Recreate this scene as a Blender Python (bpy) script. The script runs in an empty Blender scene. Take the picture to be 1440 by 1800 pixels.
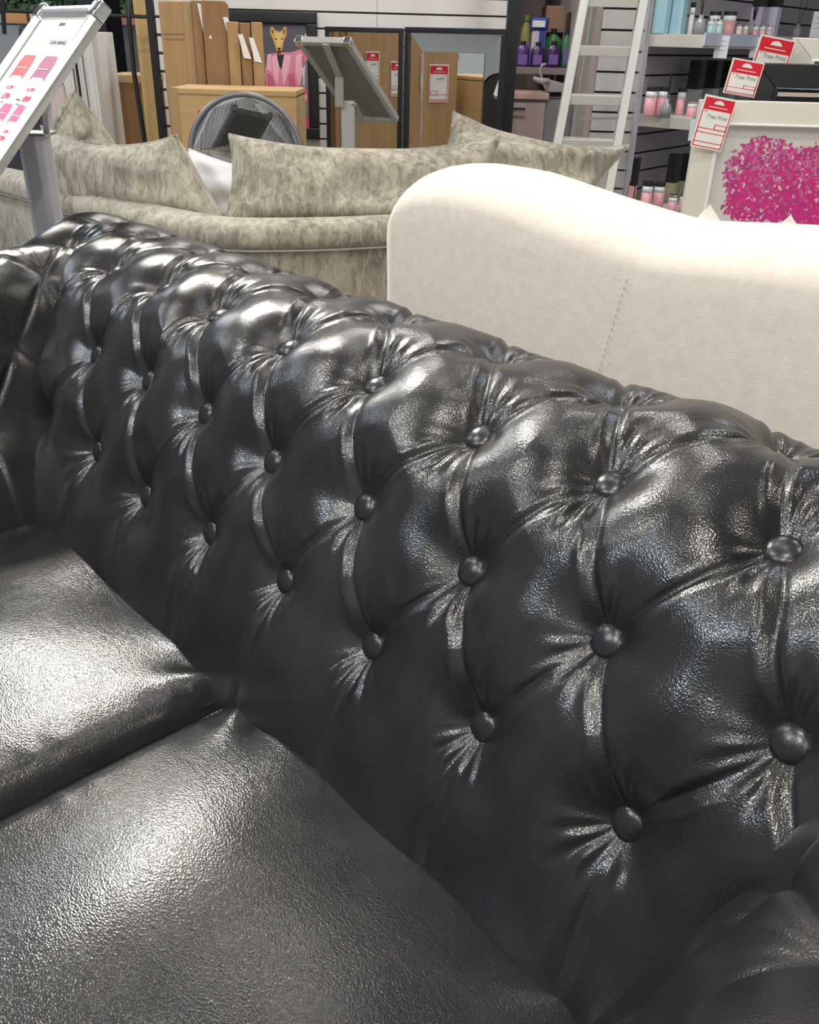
import bpy, math, random
import numpy as np
from mathutils import Vector, Matrix
random.seed(7); RNG = np.random.default_rng(7)
PI = math.pi
SC = bpy.context.scene; COL = SC.collection

# ------------------------------------------------------------------ camera
FPX, PITCH, ROLL, YAW, EYE = 1539.14, 0.4961630, 0.0270518, 0.8156648, 1.0939848
cp, sp = math.cos(PITCH), math.sin(PITCH)
_fw = np.array([0, cp, -sp]); _rt = np.array([1., 0, 0]); _up = np.cross(_rt, _fw)
cr, sr = math.cos(ROLL), math.sin(ROLL)
RT = cr * _rt + sr * _up; UP = -sr * _rt + cr * _up; FW = _fw
camd = bpy.data.cameras.new('camera'); cam = bpy.data.objects.new('camera', camd); COL.objects.link(cam)
camd.sensor_fit = 'HORIZONTAL'; camd.sensor_width = 36; camd.lens = FPX / 1440 * 36
camd.clip_start = .02; camd.clip_end = 60
cam.matrix_world = Matrix(((RT[0], UP[0], -FW[0], 0), (RT[1], UP[1], -FW[1], 0), (RT[2], UP[2], -FW[2], EYE), (0, 0, 0, 1)))
SC.camera = cam

# ------------------------------------------------------------------ world, lamps, exposure
SC.view_settings.view_transform = 'Standard'; SC.view_settings.look = 'None'
SC.view_settings.gamma = 1; SC.view_settings.use_curve_mapping = False
SC.view_settings.exposure = 0.10
world = bpy.data.worlds.new('world'); SC.world = world; world.use_nodes = True
world.node_tree.nodes['Background'].inputs[0].default_value = (1, .98, .95, 1)
world.node_tree.nodes['Background'].inputs[1].default_value = .3
CEIL = 3.0
WARM = (1, .94, .82); COOL = (.80, .90, 1.0); NEUT = (1, .97, .92)
# (x, y, radius, watts, colour): ceiling spots of the shop and fill lamps added behind the camera, in metres around it
LAMPS = [(-1.30, 3.18, .07, 11, WARM, (230, 1440)), (-1.55, 3.36, .04, 3, COOL, (230, 1440)), (-2.80, 5.30, .085, 4.5, WARM, (50, 1090)), (-.24, 2.0, .06, 6, NEUT),
         (1.9, .9, .08, 18, WARM), (-1.7, 1.0, .08, 24, NEUT), (-.1, -.1, .08, 20, WARM), (-.9, -1.2, .08, 46, NEUT), (-2.3, -.5, .10, 54, COOL),  # last two: unseen fill lamps added to brighten the cream sofa face
         (-3.3, 2.6, .12, 26, COOL), (.7, 3.3, .10, 19, NEUT), (2.0, 2.6, .12, 18, COOL), (-.5, 4.2, .10, 24, NEUT),
         (-3.6, 5.6, .2, 60, COOL), (.4, -2.2, .10, 34, NEUT), (.15, 1.15, .06, 5, NEUT)]

# ------------------------------------------------------------------ materials
MATS = {}
def mat(name, col, rough=.6, metal=0., bump=None, spec=None, sheen=0., trans=0., mottle=None, coat=0., emit=None, ior=None):
    """bump=(scale, strength, distance[, stretch]); mottle=(scale, colour2, lo, hi, stretch)"""
    if name in MATS: return MATS[name]
    m = bpy.data.materials.new(name); m.use_nodes = True; nt = m.node_tree; b = nt.nodes['Principled BSDF']
    c = (col[0], col[1], col[2], 1)
    b.inputs['Base Color'].default_value = c; b.inputs['Roughness'].default_value = rough; b.inputs['Metallic'].default_value = metal
    if spec is not None: b.inputs['Specular IOR Level'].default_value = spec
    if ior: b.inputs['IOR'].default_value = ior
    if sheen: b.inputs['Sheen Weight'].default_value = sheen; b.inputs['Sheen Roughness'].default_value = .4
    if trans: b.inputs['Transmission Weight'].default_value = trans
    if coat: b.inputs['Coat Weight'].default_value = coat; b.inputs['Coat Roughness'].default_value = .15
    if emit: b.inputs['Emission Color'].default_value = (*emit[:3], 1); b.inputs['Emission Strength'].default_value = emit[3]
    tc = None
    def coord(stretch):
        nonlocal tc
        tc = nt.nodes.new('ShaderNodeTexCoord'); mp = nt.nodes.new('ShaderNodeMapping')
        mp.inputs['Scale'].default_value = stretch; nt.links.new(tc.outputs['Object'], mp.inputs[0]); return mp.outputs[0]
    if mottle:
        n = nt.nodes.new('ShaderNodeTexNoise'); n.inputs['Scale'].default_value = mottle[0]; n.inputs['Detail'].default_value = 6; n.inputs['Roughness'].default_value = .65
        nt.links.new(coord(mottle[4] if len(mottle) > 4 else (1, 1, 1)), n.inputs['Vector'])
        r = nt.nodes.new('ShaderNodeValToRGB'); r.color_ramp.elements[0].position = mottle[2]; r.color_ramp.elements[1].position = mottle[3]
        r.color_ramp.elements[0].color = (*mottle[1], 1); r.color_ramp.elements[1].color = c
        nt.links.new(n.outputs['Fac'], r.inputs[0]); nt.links.new(r.outputs[0], b.inputs['Base Color'])
    if bump:
        n = nt.nodes.new('ShaderNodeTexNoise'); n.inputs['Scale'].default_value = bump[0]; n.inputs['Detail'].default_value = 4
        nt.links.new(coord(bump[3] if len(bump) > 3 else (1, 1, 1)), n.inputs['Vector'])
        bp = nt.nodes.new('ShaderNodeBump'); bp.inputs['Strength'].default_value = bump[1]; bp.inputs['Distance'].default_value = bump[2]
        nt.links.new(n.outputs['Fac'], bp.inputs['Height']); nt.links.new(bp.outputs[0], b.inputs['Normal'])
    MATS[name] = m; return m

def leather(name, grain=1.0, rough=.30, seat=False):
    m = bpy.data.materials.new(name); m.use_nodes = True; nt = m.node_tree; b = nt.nodes['Principled BSDF']; L = nt.links.new
    N = lambda t: nt.nodes.new('ShaderNode' + t)
    tc = N('TexCoord')
    n1 = N('TexNoise'); n1.inputs['Scale'].default_value = 9; n1.inputs['Detail'].default_value = 5; L(tc.outputs['Object'], n1.inputs['Vector'])
    r1 = N('ValToRGB'); r1.color_ramp.elements[0].position = .35; r1.color_ramp.elements[1].position = .7
    r1.color_ramp.elements[0].color = (.0105, .0105, .0118, 1); r1.color_ramp.elements[1].color = (.021, .0205, .021, 1)
    L(n1.outputs['Fac'], r1.inputs[0]); L(r1.outputs[0], b.inputs['Base Color'])
    r2 = N('MapRange'); r2.inputs['To Min'].default_value = rough - .06; r2.inputs['To Max'].default_value = rough + .09
    n2 = N('TexNoise'); n2.inputs['Scale'].default_value = 26; n2.inputs['Detail'].default_value = 6; L(tc.outputs['Object'], n2.inputs['Vector'])
    L(n2.outputs['Fac'], r2.inputs['Value']); L(r2.outputs[0], b.inputs['Roughness'])
    b.inputs['Specular IOR Level'].default_value = .55
    # pebbled grain (cells of about a millimetre and a half) and long fine wrinkles
    v = N('TexVoronoi'); v.inputs['Scale'].default_value = 800; v.feature = 'SMOOTH_F1'
    mp = N('Mapping'); mp.inputs['Scale'].default_value = (1, 1, 1) if not seat else (.55, 1, 1); L(tc.outputs['Object'], mp.inputs[0]); L(mp.outputs[0], v.inputs['Vector'])
    b1 = N('Bump'); b1.inputs['Strength'].default_value = .42 * grain; b1.inputs['Distance'].default_value = .0011; L(v.outputs['Distance'], b1.inputs['Height'])
    w = N('TexNoise'); w.inputs['Scale'].default_value = 34 if seat else 60; w.inputs['Detail'].default_value = 7; w.inputs['Distortion'].default_value = 1.2
    mp2 = N('Mapping'); mp2.inputs['Scale'].default_value = (.55, 1.6, 1) if seat else (1, 1, 1.2); mp2.inputs['Rotation'].default_value = (0, 0, .5)
    L(tc.outputs['Object'], mp2.inputs[0]); L(mp2.outputs[0], w.inputs['Vector'])
    b2 = N('Bump'); b2.inputs['Strength'].default_value = .22 if seat else .07; b2.inputs['Distance'].default_value = .0016 if seat else .0012
    L(w.outputs['Fac'], b2.inputs['Height']); L(b1.outputs[0], b2.inputs['Normal']); L(b2.outputs[0], b.inputs['Normal'])
    return m

LEATHER = leather('black leather', .5, .225); LEATHER_SEAT = leather('black seat leather', .62, .235, True)
def chenille(name, hi, lo):
    m = bpy.data.materials.new(name); m.use_nodes = True; nt = m.node_tree; b = nt.nodes['Principled BSDF']; L = nt.links.new
    N = lambda t: nt.nodes.new('ShaderNode' + t)
    tc = N('TexCoord'); mp = N('Mapping'); mp.inputs['Scale'].default_value = (1.5, 1.5, .55); L(tc.outputs['Object'], mp.inputs[0])
    n = N('TexNoise'); n.inputs['Scale'].default_value = 30; n.inputs['Detail'].default_value = 9; n.inputs['Roughness'].default_value = .72; n.inputs['Distortion'].default_value = .6
    L(mp.outputs[0], n.inputs['Vector'])
    n3 = N('TexNoise'); n3.inputs['Scale'].default_value = 5; L(tc.outputs['Object'], n3.inputs['Vector'])
    mx = N('Math'); mx.operation = 'MULTIPLY_ADD'; mx.inputs[1].default_value = .45; L(n3.outputs['Fac'], mx.inputs[0]); L(n.outputs['Fac'], mx.inputs[2])
    r = N('ValToRGB'); r.color_ramp.elements[0].position = .58; r.color_ramp.elements[1].position = .86
    r.color_ramp.elements[0].color = (*lo, 1); r.color_ramp.elements[1].color = (*hi, 1); L(mx.outputs[0], r.inputs[0]); L(r.outputs[0], b.inputs['Base Color'])
    b.inputs['Roughness'].default_value = .8; b.inputs['Sheen Weight'].default_value = .5; b.inputs['Sheen Roughness'].default_value = .35
    bp = N('Bump'); bp.inputs['Strength'].default_value = .5; bp.inputs['Distance'].default_value = .003; L(n.outputs['Fac'], bp.inputs['Height']); L(bp.outputs[0], b.inputs['Normal'])
    return m
TAUPE = chenille('taupe crushed chenille', (.49, .445, .35), (.185, .16, .12))
CREAM = mat('cream weave', (.71, .635, .555), .85, bump=(420, .35, .0012, (1, 1, 2.2)), sheen=.4, mottle=(60, (.64, .56, .48), .3, .62))
CREAMP = mat('cream plain weave', (.82, .76, .68), .85, sheen=.3)
THREAD = mat('pale thread', (.55, .5, .42), .7); THREAD_B = mat('dark thread', (.10, .10, .10), .5)
ALU = mat('brushed aluminium', (.62, .62, .60), .32, .85); ALU_D = mat('grey metal', (.62, .62, .69), .38, .1)
ALU_P = mat('satin pale metal', (.50, .49, .45), .4, .3); CHROME = mat('chrome', (.9, .9, .9), .08, 1.)
WHITE = mat('white paint', (.80, .79, .76), .5); WHITE_SH = mat('white gloss', (.85, .84, .82), .25)
PAPER = mat('white paper', (.86, .84, .80), .7); RED = mat('red print', (.72, .012, .03), .5); INK = mat('black ink', (.04, .035, .04), .6); GREYINK = mat('grey ink', (.32, .30, .30), .6)
REDINK = mat('crimson ink', (.70, .05, .13), .6); BLACKM = mat('black metal', (.012, .012, .014), .4, .1); BLACK = mat('black plastic', (.018, .018, .02), .35)
CARD = mat('cardboard', (.50, .31, .145), .8, mottle=(6, (.42, .25, .115), .35, .65, (4, 4, .6)))
CARD_D = mat('darker cardboard', (.36, .205, .095), .82, mottle=(6, (.29, .16, .075), .35, .65, (4, 4, .6)))
CARD_L = mat('pale cardboard edge', (.62, .42, .21), .8)
TAPE = mat('brown tape', (.45, .29, .14), .35)
MIRROR = mat('mirror silvering', (.90, .92, .92), .015, 1.)
GREYB = mat('grey board back', (.22, .225, .195), .6); NAVY = mat('dark navy paint', (.022, .026, .045), .6)
WALLW = mat('white slat panel', (.80, .765, .74), .55); WALLG = mat('grey slat panel', (.35, .325, .36), .45, mottle=(2.2, (.30, .275, .31), .4, .6))
GAP = mat('slot shadow gap', (.03, .028, .03), .8); CLOSET = mat('back room paint', (.36, .285, .27), .8)
FLOORM = mat('grey vinyl floor', (.30, .29, .28), .35); CEILM = mat('ceiling tile', (.42, .42, .42), .9); WALLP = mat('shop wall paint', (.62, .62, .62), .8)

# ------------------------------------------------------------------ scene helpers
def tag(o, label=None, cat=None, group=None, kind=None):
    if label: o['label'] = label
    if cat: o['category'] = cat
    if group: o['group'] = group
    if kind: o['kind'] = kind
    return o
def empty(name, loc=(0, 0, 0), rz=0., label=None, cat=None, group=None):
    o = bpy.data.objects.new(name, None); COL.objects.link(o); o.location = loc; o.rotation_euler = (0, 0, rz); o.empty_display_size = .05
    return tag(o, label, cat, group)
class MB:
    def __init__(s): s.v = []; s.f = []; s.m = []; s.slots = []
    def slot(s, m):
        if m is None: return 0
        if m not in s.slots: s.slots.append(m)
        return s.slots.index(m)
    def add(s, vs, fs, m=None):
        k = len(s.v); s.v += [tuple(map(float, v)) for v in vs]; s.f += [tuple(a + k for a in f) for f in fs]; s.m += [s.slot(m)] * len(fs); return s
    def box(s, x0, x1, y0, y1, z0, z1, m=None, top=None):
        a = top or (0, 0)  # shear of the top in x, y
        vs = [(x0, y0, z0), (x1, y0, z0), (x1, y1, z0), (x0, y1, z0)] + [(x + a[0], y + a[1], z1) for x, y in ((x0, y0), (x1, y0), (x1, y1), (x0, y1))]
        return s.add(vs, [(0, 3, 2, 1), (4, 5, 6, 7), (0, 1, 5, 4), (1, 2, 6, 5), (2, 3, 7, 6), (3, 0, 4, 7)], m)
    def bar(s, a, b, w, h, m=None, side=(1, 0, 0)):
        a = Vector(a); b = Vector(b); d = (b - a).normalized(); x = Vector(side); x = (x - d * x.dot(d)).normalized(); y = d.cross(x)
        vs = [p + x * (sx * w / 2) + y * (sy * h / 2) for p in (a, b) for sx, sy in ((-1, -1), (1, -1), (1, 1), (-1, 1))]
        return s.add(vs, [(0, 1, 2, 3), (7, 6, 5, 4), (0, 4, 5, 1), (1, 5, 6, 2), (2, 6, 7, 3), (3, 7, 4, 0)], m)
    def tube(s, pts, r, n=10, m=None, closed=False):
        P = [Vector(p) for p in pts]; k0 = len(s.v); N = len(P); prev = None
        vs = []
        for i, p in enumerate(P):
            t = ((P[(i + 1) % N] if (closed or i < N - 1) else p) - (P[i - 1] if (closed or i > 0) else p)).normalized()
            if prev is None: prev = t.orthogonal().normalized()
            x = (prev - t * prev.dot(t)).normalized(); prev = x; y = t.cross(x); rr = r[i] if hasattr(r, '__len__') else r
            vs += [p + (x * math.cos(2 * PI * j / n) + y * math.sin(2 * PI * j / n)) * rr for j in range(n)]
        fs = []
        for i in range(N if closed else N - 1):
            for j in range(n):
                a = i * n + j; b = i * n + (j + 1) % n; c = ((i + 1) % N) * n + (j + 1) % n; d = ((i + 1) % N) * n + j; fs.append((a, b, c, d))
        if not closed: fs += [tuple(range(n))[::-1], tuple((N - 1) * n + j for j in range(n))]
        return s.add(vs, fs, m)
    def lathe(s, prof, n=24, m=None, c=(0, 0, 0), sx=1., sy=1.):
        vs = [(c[0] + r * sx * math.cos(2 * PI * j / n), c[1] + r * sy * math.sin(2 * PI * j / n), c[2] + z) for r, z in prof for j in range(n)]
        fs = [(i * n + j, i * n + (j + 1) % n, (i + 1) * n + (j + 1) % n, (i + 1) * n + j) for i in range(len(prof) - 1) for j in range(n)]
        fs += [tuple(range(n))[::-1], tuple((len(prof) - 1) * n + j for j in range(n))]
        return s.add(vs, fs, m)
    def grid(s, P, m=None, flip=False, close=False):
        P = np.asarray(P, float); a, b = P.shape[:2]; k = len(s.v); s.v += [tuple(p) for p in P.reshape(-1, 3)]
        for i in range(a - 1):
            for j in range(b - 1 if not close else b):
                q = (k + i * b + j, k + i * b + (j + 1) % b, k + (i + 1) * b + (j + 1) % b, k + (i + 1) * b + j); s.f.append(q[::-1] if flip else q); s.m.append(s.slot(m))
        return s
    def build(s, name, m=None, parent=None, smooth=False, bevel=0., loc=None, rz=None):
        me = bpy.data.meshes.new(name); me.from_pydata(s.v, [], s.f); 
        for mm in (s.slots or [m]): me.materials.append(mm)
        if s.slots: me.polygons.foreach_set('material_index', s.m)
        if smooth: me.polygons.foreach_set('use_smooth', [True] * len(me.polygons))
        me.update(); o = bpy.data.objects.new(name, me); COL.objects.link(o)
        if parent: o.parent = parent
        if loc: o.location = loc
        if rz is not None: o.rotation_euler = (0, 0, rz)
        if bevel:
            b = o.modifiers.new('bevel', 'BEVEL'); b.width = bevel; b.segments = 2; b.limit_method = 'ANGLE'; b.angle_limit = .6
            me.polygons.foreach_set('use_smooth', [True] * len(me.polygons)); w = o.modifiers.new('wn', 'WEIGHTED_NORMAL'); w.keep_sharp = True
        return o
def gridmesh(name, V, m, parent=None):
    a, b = V.shape[:2]; me = bpy.data.meshes.new(name); nv = a * b
    idx = np.arange(nv).reshape(a, b); q = np.stack([idx[:-1, :-1], idx[1:, :-1], idx[1:, 1:], idx[:-1, 1:]], -1).reshape(-1, 4)
    me.vertices.add(nv); me.vertices.foreach_set('co', V.reshape(-1).astype(np.float32)); nf = len(q)
    me.loops.add(nf * 4); me.loops.foreach_set('vertex_index', q.reshape(-1).astype(np.int32)); me.polygons.add(nf)
    me.polygons.foreach_set('loop_start', np.arange(0, nf * 4, 4, dtype=np.int32)); me.polygons.foreach_set('loop_total', np.full(nf, 4, np.int32))
    me.polygons.foreach_set('use_smooth', np.ones(nf, bool)); me.materials.append(m); me.update(); me.validate()
    o = bpy.data.objects.new(name, me); COL.objects.link(o)
    if parent: o.parent = parent
    return o
def text(name, s, size, m, parent, loc, rot=(PI / 2, 0, 0), shear=0., align='LEFT', ext=.0002, bold=0.):
    c = bpy.data.curves.new(name, 'FONT'); c.body = s; c.size = size; c.extrude = ext; c.shear = shear; c.align_x = align; c.offset = bold; c.materials.append(m); c.resolution_u = 3
    t_ = bpy.data.objects.new(name, c); COL.objects.link(t_); bpy.context.view_layer.update()
    me = bpy.data.meshes.new_from_object(t_.evaluated_get(bpy.context.evaluated_depsgraph_get())); me.name = name; bpy.data.objects.remove(t_)
    o = bpy.data.objects.new(name, me); COL.objects.link(o); o.location = loc; o.rotation_euler = rot; o.parent = parent; return o

def ray(u, w):
    d = RT * ((u - 720) / FPX) - UP * ((w - 900) / FPX) + FW; return d
def at(u, w, d):
    """the point of the plane y = d metres ahead that the photograph shows at pixel u, w"""
    r = ray(u, w); t = d / r[1]; return Vector((r[0] * t, d, EYE + r[2] * t))
def onz(u, w, z):
    r = ray(u, w); t = (z - EYE) / r[2]; return Vector((r[0] * t, r[1] * t, z))
def fbox(name, u0, w0, u1, w1, d, th, m, parent=None, zb=None, lean=0., bevel=0., smooth=False, label=None, cat=None, group=None, kind=None, yaw=0.):
    """upright box whose front face spans the given edges at distance d; zb is its foot"""
    wm = (w0 + min(w1, 400)) / 2; um = (u0 + u1) / 2
    x0 = at(u0, wm, d).x; x1 = at(u1, wm, d).x; z1 = at(um, w0, d).z; z0 = at(um, w1, d).z if zb is None else zb
    cx = (x0 + x1) / 2; hw = (x1 - x0) / 2
    mb = MB(); mb.box(-hw, hw, 0, th, 0, z1 - z0, top=(0, lean))
    o = mb.build(name, m, parent, bevel=bevel, loc=(cx, d, z0), rz=yaw); o['size'] = (2 * hw, th, z1 - z0)
    tag(o, label, cat, group, kind)
    return o

# ------------------------------------------------------------------ room
def struct(name, mb, m): return tag(mb.build(name, m), kind='structure')
struct('floor', MB().box(-6, 4.5, -3, 9, -.1, 0), FLOORM)
struct('ceiling', MB().box(-6, 4.5, -3, 9, CEIL + .03, CEIL + .13), CEILM)
struct('wall_left', MB().box(-6.1, -6, -3, 9, 0, CEIL + .1), WALLP)
struct('wall_right', MB().box(4.5, 4.6, -3, 9, 0, CEIL + .1), WALLP)
struct('wall_front', MB().box(-6, 4.5, -3.1, -3, 0, CEIL + .1), WALLP)
struct('wall_rear', MB().box(-6, 4.5, 9, 9.1, 0, CEIL + .1), WALLP)
for x, y, r, wt, c, *aim in LAMPS:
    t = empty('ceiling_light', (x, y, CEIL), 0, 'round recessed ceiling spotlight, from a set that includes added fill lamps', 'light', 'ceiling spotlights')
    MB().lathe([(r + .03, 0), (r + .03, .03), (r, .03), (r, 0)], 32).build('trim_ring', WHITE, t)
    MB().lathe([(r, .02), (r, .028)], 32).build('diffuser', WHITE, t)
    ld = bpy.data.lights.new('lamp', 'AREA'); ld.shape = 'DISK'; ld.size = 2 * r; ld.energy = wt; ld.color = c
    lo = bpy.data.objects.new('lamp', ld); COL.objects.link(lo); lo.location = (0, 0, -.002); lo.parent = t
    if aim:   # adjustable spotlight turned towards the black sofa
        ld.spread = math.radians(75); lo.location.z = -r * .7; lo.rotation_euler = (Vector((x, y, CEIL)) - onz(*aim[0], .47)).to_track_quat('Z', 'Y').to_euler()

# slatted white wall behind the pictures and mirrors
DW = 5.2
def slatwall(name, x0, x1, d, z1, pitch, zoff, m, seams=(), rz=0., loc=None, n0=0.0):
    """boards with dark grooves, front face at y = 0 in its own frame"""
    mb = MB(); mb.box(x0, x1, .012, .06, 0, z1, GAP)
    xs = [x0] + list(seams) + [x1]; z = zoff - math.ceil(zoff / pitch) * pitch
    while z < z1:
        a, b = max(z + .0045, 0), min(z + pitch - .0045, z1)
        if b > a:
            for xa, xb in zip(xs[:-1], xs[1:]): mb.box(xa + .001, xb - .001, 0, .02, a, b, m)
        z += pitch
    o = mb.build(name); o.location = loc or (0, d, 0); o.rotation_euler = (0, 0, rz); return tag(o, kind='structure')
zl = at(600, 21.5, DW).z; zl2 = at(600, 51, DW).z
slatwall('wall_back', at(262, 100, DW).x, at(896, 100, DW).x, DW, CEIL, zl - zl2, zl, WALLW, seams=(at(663, 20, DW).x,))
# grey slat wall behind the ladder, then the long one that runs away to the right
DA = 4.35
zA = at(1090, 53, DA).z; pA = (at(1090, 15, DA).z - at(1090, 127, DA).z) / 3
XA0, XA1 = at(1052, 100, DA).x, at(1128, 100, DA).x
slatwall('wall_right_near', XA0, XA1, DA, CEIL, pA, zA, mat('pale slat panel', (.52, .49, .47), .5), ())
ANG = math.atan2(.77, .63)
slatwall('wall_right_far', 0, 3.0, 0, CEIL, pA, zA - .012, WALLG, rz=ANG, loc=(XA1, DA, 0))
# back room seen past the black post
struct('wall_closet', MB().box(at(880, 100, 6.2).x, at(1130, 100, 6.2).x, 6.2, 6.3, 0, CEIL), CLOSET)
struct('wall_closet_left', MB().box(at(893, 100, DW).x - .06, at(893, 100, DW).x, DW + .07, 6.2, 0, CEIL), CLOSET)
struct('wall_closet_right', MB().box(XA0 - .03, XA0, DA + .01, 6.2, 0, CEIL), CLOSET)
tag(fbox('trim_1', 886, 0, 908, 240, 4.6, .06, BLACKM, zb=0), kind='structure').scale = (1, 1, 1)
bpy.data.objects['trim_1'].location.z = 0
o = bpy.data.objects['trim_1']; o.scale.z = CEIL / o['size'][2]
tag(fbox('trim_2', 274, 0, 296, 240, DW - .08, .05, WHITE, zb=0), kind='structure')
o = bpy.data.objects['trim_2']; o.scale.z = CEIL / o['size'][2]

# ------------------------------------------------------------------ the black chesterfield
SOX, SOY = -.454, 1.21          # sofa's own origin on the shop floor; its long axis is turned by -YAW
def s2w(x, y, z=0.):
    c, s = math.cos(YAW), math.sin(YAW); return (SOX + x * c + y * s, SOY - x * s + y * c, z)
S = .15
CPB = {-4: (.300, .40), -3: (.310, .52), -2: (.312, .64), -1: (.272, .732), 0: (.194, .777), 1: (.078, .765), 2: (0, .68), 3: (-.049, .573), 4: (-.098, .44), 5: (-.115, .30)}
CPA = {-4: (.315, .40), -3: (.33, .52), -2: (.325, .64), -1: (.275, .735), 0: (.20, .785), 1: (.125, .765), 2: (.085, .68), 3: (.045, .573), 4: (.0, .44), 5: (-.01, .30)}
CPL = {**CPA, 0: (.235, .787), -1: (.30, .735), -2: (.345, .64), -3: (.35, .52), 1: (.170, .765), 2: (.130, .68), 3: (.098, .573), 4: (.035, .44), 5: (.02, .30)}
class Profile:
    def __init__(s, CP):
        s.K = sorted(CP); P = np.array([CP[a] for a in s.K]); s.P = np.vstack([2 * P[0] - P[1], P, 2 * P[-1] - P[-2]])
        rr = np.linspace(s.K[0], s.K[-1], 900); q = s.at(rr); s.rr = rr; s.arc = np.concatenate([[0], np.cumsum(np.linalg.norm(np.diff(q, axis=0), axis=1))])
    def at(s, r):
        r = np.asarray(r, float); rr = np.clip(r, s.K[0] + 1e-9, s.K[-1] - 1e-9); k = np.floor(rr).astype(int); f = (rr - k)[..., None]; j = k - s.K[0]; P = s.P
        p0, p1, p2, p3 = P[j], P[j + 1], P[j + 2], P[j + 3]
        return .5 * (2 * p1 + (p2 - p0) * f + (2 * p0 - 5 * p1 + 4 * p2 - p3) * f * f + (3 * p1 - p0 - 3 * p2 + p3) * f ** 3)
    def nrm(s, r):
        d = s.at(np.asarray(r) + 1e-3) - s.at(np.asarray(r) - 1e-3); n = np.stack([d[..., 1], -d[..., 0]], -1); return n / np.linalg.norm(n, axis=-1, keepdims=True)
    def T(s, r): return np.interp(r, s.rr, s.arc)
def smooth(a, b, x): t = np.clip((x - a) / (b - a), 0, 1); return t * t * (3 - 2 * t)

def tufted(prof, i0, i1, r0, r1, step, offs, sp=S, H1=.0285, H2=.0048, seed=1, par=0, rclip=3.0, wk=1.0):
    """surface of diamond tufting; offs = {(i, r): (di, dr)} are the measured places of the buttons. Returns x, a, b grids + button list"""
    rg = np.random.default_rng(seed)
    ni = int((i1 - i0) * sp / step); nr = int((prof.T(r1) - prof.T(r0)) / step)
    I, Rr = np.meshgrid(np.linspace(i0, i1, ni), np.interp(np.linspace(prof.T(r0), prof.T(r1), nr), prof.arc, prof.rr), indexing='ij')
    DI = np.zeros_like(I); DR = np.zeros_like(I); W = np.full_like(I, .6)
    for (bi, br), (di, dr) in offs.items():
        w = 1 / (((I - bi) ** 2 + (Rr - br) ** 2) + 4e-4) ** 2; W += w; DI += w * di; DR += w * dr
    DI /= W; DR /= W
    btn = []
    for br in range(-3, 4):
        for k in range(int(math.floor(i0)) - 1, int(math.ceil(i1)) + 2):
            bi = k + (.5 if (br + par) % 2 else 0); btn.append((bi, br))
    X = I * sp; T = prof.T(Rr)
    D = np.full_like(I, 9.); wr = np.zeros_like(I)
    for bi, br in btn:
        dx = X - bi * sp; dt = T - prof.T(br); d = np.hypot(dx, dt); D = np.minimum(D, d)
        near = d < .11
        if not near.any(): continue
        th = np.arctan2(dt[near], dx[near]); n = rg.integers(13, 18); ph = rg.uniform(0, 6.28); dn = d[near]
        down = np.exp(-((np.angle(np.exp(1j * (th - PI / 2 - rg.uniform(-.1, .5))))) / .62) ** 2); upw = np.exp(-((np.angle(np.exp(1j * (th + PI / 2 + .2)))) / .45) ** 2)
        amp = np.exp(-((dn - .034) / .020) ** 2)
        wr[near] += amp * (.0026 * rg.uniform(.6, 1.2) * down + .0014 * upw) * np.sin(n * th + ph)
        wr[near] += .0009 * np.exp(-((dn - .05) / .03) ** 2) * np.sin(5 * th + ph * 2)
    off = .5 if par % 2 else 0
    rc = np.clip(Rr, -2, rclip)
    p = I + off + rc / 2; q = I + off - rc / 2
    c = np.abs(np.sin(PI * p) * np.sin(PI * q)) ** .6
    fade = 1 - smooth(rclip + .15, rclip + 1.0, Rr)
    g = 1 - np.exp(-(D / .031) ** 1.45)
    h = H1 * g + H2 * (c * (.35 + .65 * fade) + (1 - fade) * .25)
    ep = (p - np.round(p)) / 7.9; eq = (q - np.round(q)) / 7.9
    vert = smooth(rclip - .05, rclip + .1, Rr)
    gf = g * (.25 + .75 * fade)
    for e, sg in ((ep, -1), (eq, 1)):
        a = np.abs(e)
        h -= .0034 * gf * np.exp(-(a / .0044) ** 1.5) * (1 - .5 * vert)
        h += .0032 * (.4 + .6 * wk) * gf * np.exp(-a / .012) * smooth(-.0030, .0048, e * sg) * (1 - vert * (sg > 0))
        h += .0015 * wk ** 2 * gf * np.exp(-((a - .012) / .004) ** 2) * (e * sg < 0)
    h += wr * wk
    # slow irregular stuffing
    for k in range(14):
        kx, kt, ph = rg.uniform(-30, 30), rg.uniform(-30, 30), rg.uniform(0, 6.28); h += .00055 * np.sin(kx * X + kt * T + ph) * g
    R2 = Rr + DR; P = prof.at(R2); N = prof.nrm(R2)
    return X + DI * sp, P[..., 0] + N[..., 0] * h, P[..., 1] + N[..., 1] * h

NRMFLIP = -1
OFFB = {(.5, 1): (-.1, -.10), (1.5, 1): (-.11, -.03), (2.5, 1): (-.05, 0), (3.5, 1): (.01, .01), (4.5, 1): (.06, .08), (5.5, 1): (.02, .015), (6.5, 1): (.02, -.03),
        (0, 2): (.04, -.02), (1, 2): (.04, -.05), (2, 2): (0, -.04), (3, 2): (-.01, .05), (4, 2): (.02, 0), (5, 2): (.01, .03), (6, 2): (-.03, -.01), (7, 2): (-.03, -.01),
        (.5, 3): (.05, .005), (1.5, 3): (.02, .09), (2.5, 3): (.03, .01), (3.5, 3): (.02, -.03), (4.5, 3): (-.01, -.01), (5.5, 3): (-.03, 0), (6.5, 3): (-.05, -.03),
        (3, 0): (-.10, .06), (4, 0): (-.01, .06), (5, 0): (.07, .09), (6, 0): (.08, -.08), (-.5, 1): (-.07, -.05)}
pb = Profile(CPB); pa = Profile(CPA); pl = Profile(CPL)
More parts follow.
